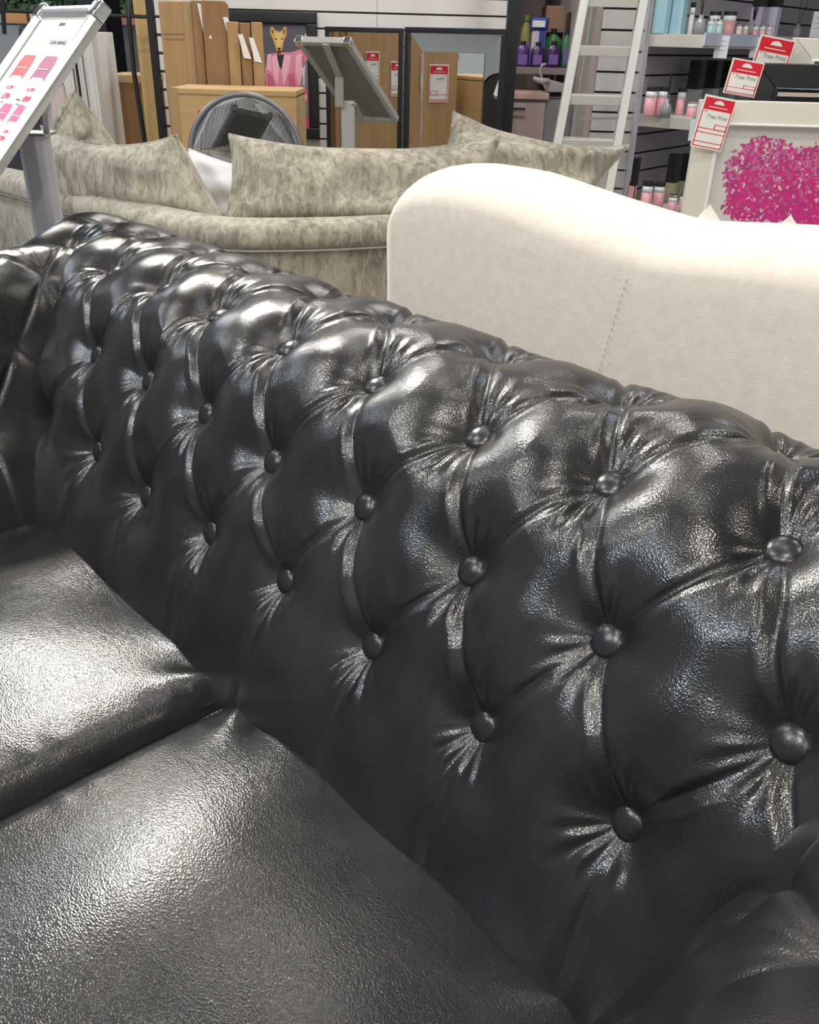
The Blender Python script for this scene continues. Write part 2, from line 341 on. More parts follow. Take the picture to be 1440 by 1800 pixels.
# the outward normal: the profile runs from the rear over the top down to the seat
sofa = empty('chesterfield_sofa', (SOX, SOY, 0), -YAW, 'black leather sofa with deep diamond-buttoned rolled back and arms', 'sofa')
x, a, b = tufted(pb, -2.4, 9.05, -4, 4.95, .0019, OFFB)
V = np.stack([x, a, b], -1)
back = gridmesh('tufted_back', V, LEATHER, sofa)
def end_cap(ring, c, parent):
    ring = [tuple(p) for p in ring[::4]]; c = Vector(c); n = len(ring); rings = [ring]
    for f in (.9, .6, .3): rings.append([tuple(Vector(p).lerp(c, 1 - f) ) for p in ring])
    mb = MB(); mb.grid(rings); k = len(mb.v); mb.v.append(tuple(c)); mb.f += [(3 * n + j, 3 * n + j + 1, k) for j in range(n - 1)] + [(3 * n + n - 1, 3 * n, k), (0, n - 1, 4 * n - 1, 3 * n)]; mb.m += [0] * (n + 1)
    return mb.build('end_panel', LEATHER, parent, smooth=True)
end_cap(V[0], (V[0, 0, 0] - .02, .17, .60), sofa); end_cap(V[-1], (V[-1, 0, 0] + .02, .17, .60), sofa)
# buttons
def button_mesh():
    mb = MB(); R_ = .0150
    mb.lathe([(R_ * .86, -.006), (R_ * 1.0, -.001), (R_ * 1.0, .0015), (R_ * .93, .0040), (R_ * .72, .0060), (R_ * .42, .0073), (R_ * .12, .0078)], 28)
    return mb.build('button', LEATHER_BTN, None, smooth=True)
LEATHER_BTN = mat('button leather', (.016, .016, .018), .26, bump=(700, .25, .0006))
b0 = button_mesh(); b0.parent = sofa
BTN = [(-.5, 1)] + [(k + .5, 1) for k in range(0, 7)] + [(k, 2) for k in range(0, 8)] + [(k + .5, 3) for k in range(0, 7)] + [(k, 0) for k in range(-1, 8)]
first = True
for bi, br in BTN:
    di, dr = OFFB.get((bi, br), (0, 0)); P = pb.at(br + dr); N = pb.nrm(br + dr) 
    o = b0 if first else b0.copy()
    if not first: COL.objects.link(o); o.parent = sofa
    first = False
    o.location = ((bi + di) * S, P[0] + N[0] * .0035, P[1] + N[1] * .0035)
    o.rotation_euler = Vector((0, N[0], N[1])).to_track_quat('Z', 'Y').to_euler()
# arms: the same tufting, turned through a right angle; sgn = -1 far arm, +1 near arm
def arm(xin, sgn, seed, offs, par, j0=-5.2, j1=1.35, rows=(), Hs=(.010, .007), pa=pa):
    y, u, z = tufted(pa, j0, j1, -4, 4.95, .0027, offs, seed=seed, par=par, H1=Hs[0], H2=Hs[1], wk=.45)
    X = xin + sgn * u
    V = np.stack([X, y, z], -1)
    if sgn > 0: V = V[::-1]
    o = gridmesh('arm', V, LEATHER, sofa)
    e_ = V[-1] if sgn < 0 else V[0]; end_cap(e_, (xin + sgn * .17, e_[0, 1] + .01, .62), o)
    # closed scroll face at the front end, with its piping
    yf = j0 * S; rr = np.linspace(-4, 4.9, 60); Pp = pa.at(rr) + pa.nrm(rr) * .03
    pts = [(xin + sgn * q[0], yf - .004, q[1]) for q in Pp]
    mb = MB(); c = (xin + sgn * .17, yf - .03, .62); mb.add(pts + [c], [(k, k + 1, len(pts)) for k in range(len(pts) - 1)] + [(len(pts) - 1, 0, len(pts))])
    mb.build('scroll_face', LEATHER, o, smooth=True); MB().tube(pts, .006, 8).build('piping', LEATHER, o, smooth=True)
    for bi, br in rows:
        P = pa.at(br); N = pa.nrm(br); bo = b0.copy(); COL.objects.link(bo); bo.parent = o
        bo.location = (xin + sgn * (P[0] + N[0] * .0035), bi * S, P[1] + N[1] * .0035); bo.rotation_euler = Vector((sgn * N[0], 0, N[1])).to_track_quat('Z', 'Y').to_euler()
    return o
arm(.015, -1, 5, {}, 1, rows=[(k + .5, 0) for k in range(-4, -1)] + [(k, 1) for k in range(-4, -1)] + [(k + .5, 2) for k in range(-4, -1)], pa=pl, Hs=(.008, .003))
arm(1.025, 1, 9, {(-1, 2): (.2, 0)}, 0, rows=[(k, 0) for k in range(-4, -1)] + [(k + .5, 1) for k in range(-4, -2)] + [(k, 2) for k in range(-4, -1)], Hs=(.016, .008))
mb = MB(); mb.box(-.28, 1.32, .10, .325, .10, .55); mb.build('back_panel', LEATHER, sofa, bevel=.01)
MB().box(-.28, 1.32, -.72, .12, .12, .27).build('seat_base', LEATHER, sofa, bevel=.02)
for a_, b_ in ((-.275, -.085), (1.09, 1.32)): MB().box(a_, b_, -.765, .2, .12, .60).build('side_panel', LEATHER, sofa, bevel=.01)
for lx, ly in ((-.22, -.66), (1.26, -.66), (-.22, .25), (1.26, .25)):
    MB().lathe([(.02, 0), (.032, .03), (.036, .07), (.028, .12)], 20, c=(lx, ly, 0)).build('leg', mat('dark turned wood', (.05, .025, .012), .3), sofa, smooth=True)

# two loose seat cushions
def seat_cushion(x0, x1, y0, y1, label, seed, ztop=.447, crown=.022):
    rg = np.random.default_rng(seed); n = 170; t = np.linspace(-1, 1, n)
    # superellipse top: u,v in -1..1
    U, W = np.meshgrid(t, t, indexing='ij'); cx, cy = (x0 + x1) / 2, (y0 + y1) / 2; hx, hy = (x1 - x0) / 2, (y1 - y0) / 2
    e = np.maximum(np.abs(U), np.abs(W))
    edge = np.clip(1 - np.abs(U), 0, 1) * hx; edgey = np.clip(1 - np.abs(W), 0, 1) * hy
    rnd = .034
    def ro(d): return np.sqrt(np.clip(1 - (1 - np.clip(d / rnd, 0, 1)) ** 2, 0, 1))
    Z = ztop - rnd * .8 + rnd * .8 * ro(edge) * ro(edgey) + crown * (1 - np.abs(U) ** 2.4) * (1 - np.abs(W) ** 2.6)
    X = cx + U * hx; Y = cy + W * hy
    for k in range(26):
        kx, ky, ph = rg.uniform(-34, 34), rg.uniform(-16, 16), rg.uniform(0, 6.28); Z += .0006 * np.sin(kx * X + ky * Y + ph) * ro(edge) * ro(edgey)
    # puckers that run in from the back corner seams
    for sx in (-1, 1):
        dx = X - (cx + sx * hx); dy = Y - y1; d = np.hypot(dx, dy); th = np.arctan2(dy, dx); Z += .0035 * np.exp(-((d - .07) / .05) ** 2) * np.sin(9 * th + ph)
    # welt puckering on the sides of the seam
    Z += .0006 * np.exp(-((edge - .03) / .015) ** 2) * np.sin(Y * 90 + np.sin(Y * 40) * 3)
    V = np.stack([X, Y, Z], -1)
    root = empty('seat_cushion', (SOX, SOY, 0), -YAW, label, 'cushion')
    gridmesh('cushion_top', V, LEATHER_SEAT, root)
    mb = MB(); ring = [(cx + a_ * hx, cy + b_ * hy) for a_, b_ in [(k, -1) for k in np.linspace(-1, 1, 40)] + [(1, k) for k in np.linspace(-1, 1, 40)] + [(k, 1) for k in np.linspace(1, -1, 40)] + [(-1, k) for k in np.linspace(1, -1, 40)]]
    zs = np.linspace(.262, ztop - rnd * .8 , 6); G = []
    for k, z in enumerate(zs):
        s_ = .985 + .015 * math.sin(PI * k / 5) if k < 5 else 1.0; G.append([(cx + (px - cx) * s_, cy + (py - cy) * s_, z) for px, py in ring])
    mb.grid(G, close=True); mb.build('cushion_border', LEATHER_SEAT, root, smooth=True)
    zp = ztop - rnd * .8 + .001
    pts = [(px, py, zp) for px, py in ring]
    MB().tube(pts, .0028, 6, closed=True).build('welt', LEATHER, root, smooth=True)
    # stitches beside the welt on both long seams
    for xx in (x0 + .006, x1 - .006):
        mb = MB()
        for yy in np.arange(y0 + .03, y1 - .02, .0055):
            mb.bar((xx, yy, zp + .0125), (xx, yy + .0036, zp + .0125), .0011, .0011)
        mb.build('stitching', THREAD_B, root)
    return root
seat_cushion(-.035, .497, -.70, -.072, 'black leather seat cushion at the far end of the buttoned sofa', 3)
seat_cushion(.503, 1.035, -.70, -.072, 'black leather seat cushion nearest the camera with creased top and bright highlight', 4)

# ------------------------------------------------------------------ cream sofa back right behind it
def cream_sofa():
    root = empty('cream_sofa', (SOX, SOY, 0), -YAW, 'cream woven fabric sofa seen from behind with arched back', 'sofa')
    xs = [.178, .186, .201, .218, .239, .285, .328, .408, .444, .534, .589, .64, .655, .683, .723, .78, .95, 1.15, 1.35, 1.5, 1.62, 1.66]
    zs = [.79, .855, .892, .914, .929, .942, .946, .9455, .941, .929, .923, .918, .918, .921, .926, .932, .945, .950, .945, .93, .90, .84]
    X = np.concatenate([np.linspace(.178, .26, 22), np.linspace(.265, 1.60, 120), np.linspace(1.605, 1.66, 14)])
    Zt = np.interp(X, xs, zs); Zt = np.convolve(np.pad(Zt, 2, 'edge'), [.1, .2, .4, .2, .1], 'valid')
    G = []; y0, th = .365, .17
    for x_, zt in zip(X, Zt):
        e = min(x_ - .178, 1.66 - x_); R_ = .05; er = R_ - math.sqrt(max(R_ * R_ - max(R_ - e, 0) ** 2, 0)); r_ = .05
        col = [(x_, y0 + er + .004 * math.cos(z * 9), z) for z in np.linspace(.12, zt - r_, 26)]
        rr_ = (th - 2 * er) / 2; rr_ = max(rr_, .02)
        for k in range(1, 16):
            a_ = PI * k / 16; col.append((x_, y0 + er + rr_ - rr_ * math.cos(a_), zt - r_ + r_ * math.sin(a_)))
        col += [(x_, y0 + th - er, z) for z in np.linspace(zt - r_, .12, 12)]
        G.append(col)
    mb = MB(); mb.grid(G, flip=False); mb.build('back', CREAM, root, smooth=True)
    mb = MB()
    sx = lambda z: .6265 - (.860 - z) / (.860 - .769) * .0165
    for z in np.arange(.66, .862, .0085): mb.bar((sx(z), y0 + .002 - .0045, z), (sx(z + .004), y0 + .002 - .0045, z + .004), (.0007), .0012)
    mb.build('seam_stitching', mat('grey beige thread', (.47, .42, .37), .8), root)
    MB().box(.20, 1.64, .53, 1.25, .12, .46).build('seat', CREAM, root, bevel=.03)
    MB().box(.20, .36, .53, 1.25, .12, .66).build('arm', CREAM, root, bevel=.05); MB().box(1.48, 1.64, .53, 1.25, .12, .66).build('arm', CREAM, root, bevel=.05)
    for lx, ly in ((.25, .45), (1.6, .45), (.25, 1.2), (1.6, 1.2)): MB().lathe([(.018, 0), (.025, .12)], 16, c=(lx, ly, 0)).build('leg', BLACK, root)
cream_sofa()

# ------------------------------------------------------------------ pillows
def pillow(name, corners, T, m, label, cat='pillow', group=None, pinch=.10, welt=True, seed=0, sag=0.):
    """corners: four points TL TR BR BL; front faces the camera"""
    rg = np.random.default_rng(seed); c = [np.array(p, float) for p in corners]; n = 46; t = np.linspace(-1, 1, n)
    U, W = np.meshgrid(t, t, indexing='ij')
    a_ = (U + 1) / 2; b_ = (W + 1) / 2
    def bil(U, W):
        a_ = ((U + 1) / 2)[..., None]; b_ = ((W + 1) / 2)[..., None]
        dz = np.zeros(U.shape + (3,)); dz[..., 2] = -sag * (1 - U ** 2) * (W + 1) / 2
        return (c[3] * (1 - a_) + c[2] * a_) * (1 - b_) + (c[0] * (1 - a_) + c[1] * a_) * b_ + dz
    U2 = U * (1 - pinch * (1 - W ** 2) * np.abs(U) ** 2); W2 = W * (1 - pinch * (1 - U ** 2) * np.abs(W) ** 2)
    base = bil(U2, W2); nn = np.cross(c[1] - c[0], c[3] - c[0]); nn /= np.linalg.norm(nn)
    if nn[1] > 0: nn = -nn
    prof_ = (np.clip(1 - np.abs(U) ** 2.6, 0, 1) ** .5 * np.clip(1 - np.abs(W) ** 2.6, 0, 1) ** .5) ** .8
    wob = sum(.006 * np.sin(rg.uniform(-7, 7) * U + rg.uniform(-7, 7) * W + rg.uniform(0, 6)) for _ in range(7)) * prof_
    cor = np.clip((np.abs(U) * np.abs(W)), 0, 1) ** 3
    wr = .006 * np.sin(14 * (U - W)) * cor * prof_ ** .4 + .004 * np.sin(17 * (U + W)) * cor * prof_ ** .4
    F = base + nn * (T * prof_ + wob + wr)[..., None]; B_ = base - nn * (T * prof_ * .9)[..., None]
    org = (c[2] + c[3]) / 2
    root = empty(name, tuple(org), 0, label, cat, group)
    mb = MB(); mb.grid(F - org, flip=True); mb.grid(B_ - org); mb.build('pillow_body', m, root, smooth=True)
    if welt:
        ring = np.concatenate([base[:, -1], base[-1, ::-1][1:], base[::-1, 0][1:], base[0, :][1:-1]]) - org
        MB().tube([tuple(p) for p in ring], .0035, 6, closed=True).build('welt', m, root, smooth=True)
    return root

# ------------------------------------------------------------------ taupe curved sofa
def taupe_sofa():
    root = empty('taupe_curved_sofa', (-.49, 2.35, 0), 0, 'taupe crushed chenille sofa with low curved back carrying loose pillows', 'sofa')
    ctl = [onz(u, w, .66) for u, w in [(-260, 262), (-120, 283), (0, 305), (100, 333), (180, 352), (250, 370), (320, 384), (400, 393), (500, 394), (600, 392), (668, 389)]]
    ctl += [Vector((.12, 2.52, .66)), Vector((.30, 2.64, .66))]
    P = []
    for i in range(len(ctl) - 1):
        p0 = ctl[max(i - 1, 0)]; p1 = ctl[i]; p2 = ctl[i + 1]; p3 = ctl[min(i + 2, len(ctl) - 1)]
        for k in range(8):
            f = k / 8; P.append(.5 * (2 * p1 + (p2 - p0) * f + (2 * p0 - 5 * p1 + 4 * p2 - p3) * f * f + (3 * p1 - p0 - 3 * p2 + p3) * f ** 3))
    P.append(ctl[-1]); G = []; SEAM = []; org = Vector((-.49, 2.35, 0))
    for i, p in enumerate(P):
        t = (P[min(i + 1, len(P) - 1)] - P[max(i - 1, 0)]); t.z = 0; t.normalize(); n = Vector((-t.y, t.x, 0))
        if n.y < 0: n = -n
        # section: outside face up, padded band with rolled top, down inside. s = offset inward, z
        sec = [(.045, .08), (.04, .2), (.036, .4), (.034, .54), (.032, .583), (.026, .590), (.004, .597), (-.006, .61), (-.008, .63), (.004, .650), (.03, .663), (.06, .666), (.09, .660), (.12, .640), (.13, .60), (.13, .40)]
        G.append([tuple(p - org + n * s_ + Vector((0, 0, z - .66))) for s_, z in sec]); SEAM.append(p - org + n * .018 + Vector((0, 0, .589 - .66)))
    mb = MB(); mb.grid(G, flip=True); mb.build('curved_back', TAUPE, root, smooth=True)
    MB().tube(SEAM, .0035, 6).build('piping', CREAMP, root, smooth=True)
    # seat follows the curve
    G = []
    for i, p in enumerate(P[::3]):
        j = i * 3; t = (P[min(j + 1, len(P) - 1)] - P[max(j - 1, 0)]); t.z = 0; t.normalize(); n = Vector((-t.y, t.x, 0)); n = -n if n.y < 0 else n
        G.append([tuple(p - org + n * s_ + Vector((0, 0, z - .66))) for s_, z in [(.10, .12), (.10, .42), (.14, .45), (.50, .45), (.56, .40), (.56, .12)]])
    mb = MB(); mb.grid(G, flip=True); mb.build('seat', TAUPE, root, smooth=True)
taupe_sofa()
pillow('pillow', [at(72, 222, 2.95), at(310, 238, 2.62), at(398, 396, 2.55), at(120, 372, 2.9)], .085, TAUPE, 'large taupe crushed pillow leaning on the sofa directly behind the price board post', seed=2, pinch=.05, sag=.035)
pillow('pillow', [at(402, 236, 2.60), at(880, 240, 2.75), at(850, 400, 2.62), at(392, 396, 2.50)], .075, TAUPE, 'wide taupe crushed pillow in the middle, beneath the back of the second sign stand', seed=3, pinch=.05, sag=.035)
pillow('pillow', [at(132, 158, 3.35), at(160, 200, 3.5), at(260, 330, 3.3), at(60, 280, 3.2)], .05, TAUPE, 'taupe crushed pillow behind the others with one corner pointing straight up', seed=4, pinch=.02)
pillow('pillow', [at(797, 196, 3.05), at(1108, 254, 3.05), at(1000, 400, 2.9), at(760, 330, 2.9)], .075, TAUPE, 'taupe crushed pillow at the foot of the ladder with corner pointing sideways', seed=5, pinch=.05, sag=.045)
def cream_peak(u, w, d, label):
    c = at(u, w, d); pillow('pillow', [c, c + Vector((.17, .05, -.17)), c + Vector((.03, 0, -.36)), c + Vector((-.13, -.03, -.19))], .05, CREAMP, label, welt=False, seed=6, pinch=.03)
cream_peak(1248, 358, 1.52, 'cream pillow corner peeking over the dip in the cream sofa back'); cream_peak(1390, 376, 1.45, 'cream pillow corner just showing over the cream sofa below the pink tree picture')

# ------------------------------------------------------------------ flat prints made of thin coloured shapes
def print_poly(mb, pts, layer, m, o, ex, ey, n):
    """pts in the sheet's own metres (a along ex, b along ey)"""
    q = [o + ex * p[0] + ey * p[1] + n * (.0003 + .0003 * layer) for p in pts]; mb.add(q, [tuple(range(len(q)))], m)

# ------------------------------------------------------------------ the price board on its post (left)
def price_board():
    d0 = 1.75; TR = at(176, 24, 1.66); TL = at(78, 26, 1.84)
    root = empty('price_board_stand', (onz(70, 385, .9).x, 1.75, 0), 0, 'silver snap frame price board with sofa offers tilted on a grey post', 'sign')
    ex = (TR - TL).normalized(); Wd = (TR - TL).length
    # tilt found from the two long rails: they run down towards the lower corner of the picture
    hn = Vector((ex.y, -ex.x, 0)).normalized(); hn = hn if hn.y < 0 else -hn
    best = None
    for k in range(20, 80):
        al = math.radians(k); dn = hn * math.cos(al) + Vector((0, 0, -math.sin(al))); q = TR + dn * .3
        r = q - Vector((0, 0, EYE)); rr = np.array(r); zz = rr @ FW; u = 720 + FPX * (rr @ RT) / zz; w = 900 - FPX * (rr @ UP) / zz
        a_ = math.atan2(w - 24, 176 - u); e = abs(a_ - math.atan2(265, 180))
        if best is None or e < best[0]: best = (e, k, dn)
    dn = best[2]; n = ex.cross(-dn).normalized(); n = n if n.y < 0 else -n; Lg = .44; org = Vector(root.location)
    o = TL - org
    F = lambda a_, b_, c_=0.: o + ex * a_ + dn * b_ + n * c_
    panel = MB(); fs = .0016
    v = [F(0, 0, -.006), F(Wd, 0, -.006), F(Wd, Lg, -.006), F(0, Lg, -.006), F(0, 0, .001), F(Wd, 0, .001), F(Wd, Lg, .001), F(0, Lg, .001)]
    panel.add(v, [(0, 3, 2, 1), (4, 5, 6, 7), (0, 1, 5, 4), (1, 2, 6, 5), (2, 3, 7, 6), (3, 0, 4, 7)])
    panel.build('backing_panel', GREYB, root)
    sh = MB(); sh.add([F(.004, .004, .0015), F(Wd - .004, .004, .0015), F(Wd - .004, Lg - .004, .0015), F(.004, Lg - .004, .0015)], [(0, 1, 2, 3)]); sheet = sh.build('poster', PAPER, root)
    rw = .026
    def rail(p, q, name='frame_rail'):
        mb = MB(); ax = (q - p).normalized(); sd = ax.cross(n).normalized(); G = []
        for t_ in (p, q): G.append([tuple(t_ + sd * (rw / 2 * math.cos(a_)) + n * (.013 * math.sin(a_) + .000)) for a_ in np.linspace(PI, 0, 9)] + [tuple(t_ + sd * rw / 2 - n * .008), tuple(t_ - sd * rw / 2 - n * .008)])
        mb.grid(G, close=True); mb.f += [tuple(range(11))[::-1], tuple(range(11, 22))]; mb.m += [0, 0]; return mb.build(name, ALU, root, smooth=False)
    h = rw / 2
    rail(F(h * .9, 0), F(Wd - h * .9, 0)); rail(F(0, h * .6), F(0, Lg)); rail(F(Wd, h * .6), F(Wd, Lg)); rail(F(0, Lg), F(Wd, Lg))
    for a_ in (0, Wd):
        mb = MB(); c = F(a_, 0); mb.add([c + ex * (s1 * .0155) + dn * (s2 * .0155) + n * s3 for s3 in (-.009, .0142) for s1, s2 in ((-1, -1), (1, -1), (1, 1), (-1, 1))], [(0, 1, 2, 3), (7, 6, 5, 4), (0, 4, 5, 1), (1, 5, 6, 2), (2, 6, 7, 3), (3, 7, 4, 0)])
        mb.build('corner_cap', CHROME, root, bevel=.004)
    # printed sofas, prices
    pr = MB(); RS = mat('printed red sofa', (.62, .09, .10), .55); PS = mat('printed plum sofa', (.36, .10, .18), .55); KS = mat('printed pink sofa', (.75, .12, .25), .55); BG = mat('printed beige', (.80, .70, .58), .6)
    x0 = rw / 2 + .006; W_ = Wd - 2 * x0
    def sofa_icon(cx, cy, s_, m):
        pr = MB()
        for pts in ([(-.5, -.2), (-.42, -.45), (.42, -.45), (.5, -.2), (.5, .35), (.42, .35), (.40, .25), (-.40, .25), (-.42, .35), (-.5, .35)],): print_poly(pr, [(cx + p[0] * s_, cy + p[1] * s_) for p in pts], 6, m, F(0, 0), ex, dn, n)
        print_poly(pr, [(cx - .36 * s_, cy - .02 * s_), (cx + .36 * s_, cy - .02 * s_), (cx + .36 * s_, cy + .01 * s_), (cx - .36 * s_, cy + .01 * s_)], 8, PAPER, F(0, 0), ex, dn, n)
        pr.build('printed_sofa', None, sheet)
    sofa_icon(x0 + W_ * .26, .118, .062, RS); sofa_icon(x0 + W_ * .74, .118, .062, PS)
    for k in range(3): sofa_icon(x0 + W_ * (.17 + .33 * k), .212, .045, KS)
    print_poly(pr, [(x0 + W_ * .36, .030), (x0 + W_ * .64, .030), (x0 + W_ * .64, .045), (x0 + W_ * .36, .045)], 5, BG, F(0, 0), ex, dn, n)
    pr.build('printed_logo', None, sheet)
    M = Matrix((ex, -dn, n)).transposed().to_euler()
    def wr(s_, a_, b_, size, m, al='CENTER', bold=0.): text('printed_text', s_, size, m, sheet, F(a_, b_, .0022), M, align=al, bold=bold)
    c_ = x0 + W_ / 2
    wr('amo', c_, .027, .014, INK); wr('CHESTERFIELD', x0 + W_ * .02, .066, .0105, BG, 'LEFT'); wr('SOFA RANGE', x0 + W_ * .50, .066, .0118, INK, 'LEFT')
    for cx, p1, p2 in ((x0 + W_ * .26, '£1,299', '£799'), (x0 + W_ * .74, '£1,399', '£849')):
        wr(p1, cx + .004, .163, .011, REDINK); wr('3 Seater', cx - .020, .183, .006, INK); wr(p2, cx + .013, .183, .016, REDINK, bold=.0003); wr('Matching 2 seater', cx, .192, .0055, GREYINK)
        st = MB(); print_poly(st, [(cx - .02, .1595), (cx + .028, .1565), (cx + .028, .1575), (cx - .02, .1605)], 9, REDINK, F(0, 0), ex, dn, n); st.build('strike_line', None, sheet)
    for k in range(3): wr('£349', x0 + W_ * (.17 + .33 * k), .247, .010, REDINK); wr('£199', x0 + W_ * (.17 + .33 * k), .262, .013, REDINK, bold=.0003)
    # neck bracket and post
    pt = at(76, 232, 1.75) - org
    MB().bar(at(82, 188, 1.72) - org, at(84, 226, 1.75) - org, .010, .03).build('neck_bracket', ALU_D, root)
    MB().box(pt.x - .034, pt.x + .014, pt.y - .03, pt.y + .03, pt.z - .006, pt.z).build('top_plate', ALU, root, bevel=.001)
    x1, x0_ = at(95, 300, 1.75).x - org.x, at(44, 300, 1.75).x - org.x; cx = (x0_ + x1) / 2; hw = (x1 - x0_) / 2
    sec = [(-hw, .0), (-hw * .8, -.022), (-hw * .45, -.03), (hw * .45, -.03), (hw * .8, -.022), (hw, 0), (hw * .8, .022), (-hw * .8, .022)]
    mb = MB(); G = [[(cx + a_, b_, z) for a_, b_ in sec] for z in (.015, pt.z - .006)]; mb.grid(G, close=True, flip=True); mb.f.append(tuple(range(8, 16))); mb.m.append(0); mb.build('post', ALU_D, root, bevel=.002)
    MB().box(cx - .15, cx + .15, -.12, .12, 0, .015).build('base_plate', ALU_D, root, bevel=.004)
price_board()

# second sign stand, seen from behind
def rear_stand():
    D = 3.3; TL = at(527, 72, D + .05); TR = at(612, 74, D - .02); BR = at(697, 210, D + .30); BL = BR + (TL - TR)
    root = empty('sign_stand', (at(605, 262, D + .12).x, D + .17, 0), 0, 'pale metal sign stand seen from behind with tilted grey board', 'sign'); org = Vector(root.location)
    ex = (TR - TL).normalized(); dn = (BR - TR).normalized(); n = ex.cross(dn).normalized(); n = n if n.y < 0 else -n
    c = [p - org for p in (TL, TR, BR, BL)]
    mb = MB(); mb.add(c + [p - n * .004 for p in c], [(0, 1, 2, 3), (7, 6, 5, 4), (0, 4, 5, 1), (1, 5, 6, 2), (2, 6, 7, 3), (3, 7, 4, 0)]); mb.build('backing_panel', GREYB, root)
    for a_, b_ in ((0, 1), (1, 2), (2, 3), (3, 0)): MB().bar(c[a_], c[b_], .022, .020, side=n).build('frame_rail', ALU_P, root, bevel=.003)
    for k in (0, 1): MB().bar(c[k] - ex * .014, c[k] + ex * .014, .026, .026, side=n).build('corner_cap', CHROME, root, bevel=.004)
    # bent strip that carries the board, then the channel and the post
    a_ = at(574, 72, D + .0) - org; b_ = at(598, 130, D + .12) - org; e_ = at(598, 182, D + .14) - org
    MB().bar(a_ + n * .012, b_ + n * .012, .026, .004, side=ex).bar(b_ + n * .012, e_ + n * .012, .030, .004, side=(1, 0, 0)).build('support_strip', ALU_P, root)
    MB().bar(at(622, 182, D + .14) - org, at(640, 218, D + .26) - org, .022, .004, side=ex).build('support_strip', ALU_P, root)
    x0, x1 = at(600, 220, D + .17).x - org.x, at(625, 220, D + .17).x - org.x
    MB().box(x0, x1, -.02, .02, .012, e_.z + .01).build('post', ALU_P, root, bevel=.006); MB().box(-.15, .19, -.14, .14, 0, .012).build('base_plate', ALU_P, root, bevel=.003)
rear_stand()

# ------------------------------------------------------------------ far left: plants, recliners, wire rack
def hedge():
    mb = MB(); rg = random.Random(3); G1 = mat('leaf green', (.10, .19, .09), .6); G2 = mat('dark leaf green', (.03, .07, .045), .6); G3 = mat('pale leaf green', (.30, .38, .24), .6)
    a_ = at(-20, 0, 8.3); b_ = at(262, 0, 8.3); z0 = at(120, 26, 8.3).z
    mb.box(a_.x, b_.x, 8.38, 8.45, z0, z0 + .8, G2)
    for k in range(5200):
        x_ = rg.uniform(a_.x, b_.x); z_ = z0 + rg.uniform(0, .8) ; y_ = 8.38 - rg.uniform(0, .12); s_ = rg.uniform(.018, .04); th = rg.uniform(0, 6.28); tl = rg.uniform(-.8, .8)
        dx, dz = math.cos(th) * s_, math.sin(th) * s_; px, pz = -math.sin(th) * s_ * .45, math.cos(th) * s_ * .45
        mb.add([(x_ - dx, y_, z_ - dz), (x_ + px, y_ - tl * s_, z_ + pz), (x_ + dx, y_ - s_ * .3, z_ + dz), (x_ - px, y_ + tl * s_, z_ - pz)], [(0, 1, 2, 3)], rg.choice([G1, G1, G2, G3]))
    o = mb.build('artificial_hedge'); tag(o, 'green artificial hedge panel high behind the dark recliners', 'hedge')
hedge()
GREYL = mat('dark grey leather', (.055, .055, .065), .35)
def recliner(u0, u1, wtop, d, label):
    x0, x1 = at(u0, 80, d).x, at(u1, 80, d).x; zt = at((u0 + u1) / 2, wtop, d).z; w_ = x1 - x0; root = empty('recliner', ((x0 + x1) / 2, d, 0), 0, label, 'armchair', 'dark recliners at the far end of the shop')
    def puff(name, a0, a1, b0, b1, c0, c1): MB().box(a0, a1, b0, b1, c0, c1).build(name, GREYL, root, bevel=.05)
    puff('base', -w_ / 2, w_ / 2, -.1, .75, .06, .36); puff('seat', -w_ / 2 + .16, w_ / 2 - .16, -.15, .6, .34, .50)
    puff('backrest', -w_ / 2 + .14, w_ / 2 - .14, .42, .70, .48, zt - .20); puff('headrest', -w_ / 2 + .13, w_ / 2 - .13, .36, .66, zt - .21, zt)
    for s_ in (-1, 1): puff('arm', *sorted((s_ * w_ / 2, s_ * (w_ / 2 - .18))), -.12, .62, .3, .64)
recliner(-40, 76, 42, 6.7, 'dark grey leather recliner with tall headrest behind the price board, left of the navy column')
recliner(182, 262, 44, 6.9, 'dark grey leather recliner farthest away between navy column and timber plank')
recliner(206, 300, 70, 5.9, 'dark grey leather recliner standing in front, above the small cardboard crate')
fbox('box', 8, 19, 47, 42, 7.62, .18, mat('orange card', (.68, .33, .12), .7), bevel=.004, label='orange box on the shelf over the dark recliner', cat='box')
fbox('box', 53, 23, 80, 45, 7.62, .18, WHITE, bevel=.004, label='white box on the shelf beside the orange box', cat='box')
fbox('box', 184, 30, 250, 44, 7.62, .18, mat('salmon card', (.62, .25, .20), .7), bevel=.004, label='low salmon pink box on the shelf right of the navy column', cat='box')
o = fbox('display_shelf', -40, 43, 262, 47, 7.58, .45, GREYL); tag(o, 'long dark shelf under the orange and white boxes', 'shelf')
o = fbox('column', 152, 0, 196, 240, 5.6, .3, NAVY, zb=0, kind='structure'); o.scale.z = CEIL / o['size'][2]
# white boards leaning side by side
for k, (u0, u1, w0, th) in enumerate([(112, 131, 62, .03), (134, 150, 60, .03), (152, 171, 56, .03)]):
    o = fbox('framed_board', u0, w0, u1, 240, 4.14, .3, WHITE_SH, zb=0, bevel=.004); x_, t_, z_ = o['size']
    MB().box(-x_ / 2 + .012, x_ / 2 - .012, -.006, 0, .1, z_ - .015).build('edge_strip', WHITE, o)
    tag(o, ['white upright board on edge, nearest the price board, showing narrow edge', 'white upright board on edge, middle one of the three by the navy column', 'white upright board on edge against the navy column'][k], 'board', 'white boards standing on edge')
fbox('framed_picture', 84, 150, 118, 260, 3.9, .03, mat('pale pink print', (.66, .52, .52), .5), zb=0, label='pale pink canvas standing behind the price board', cat='picture')
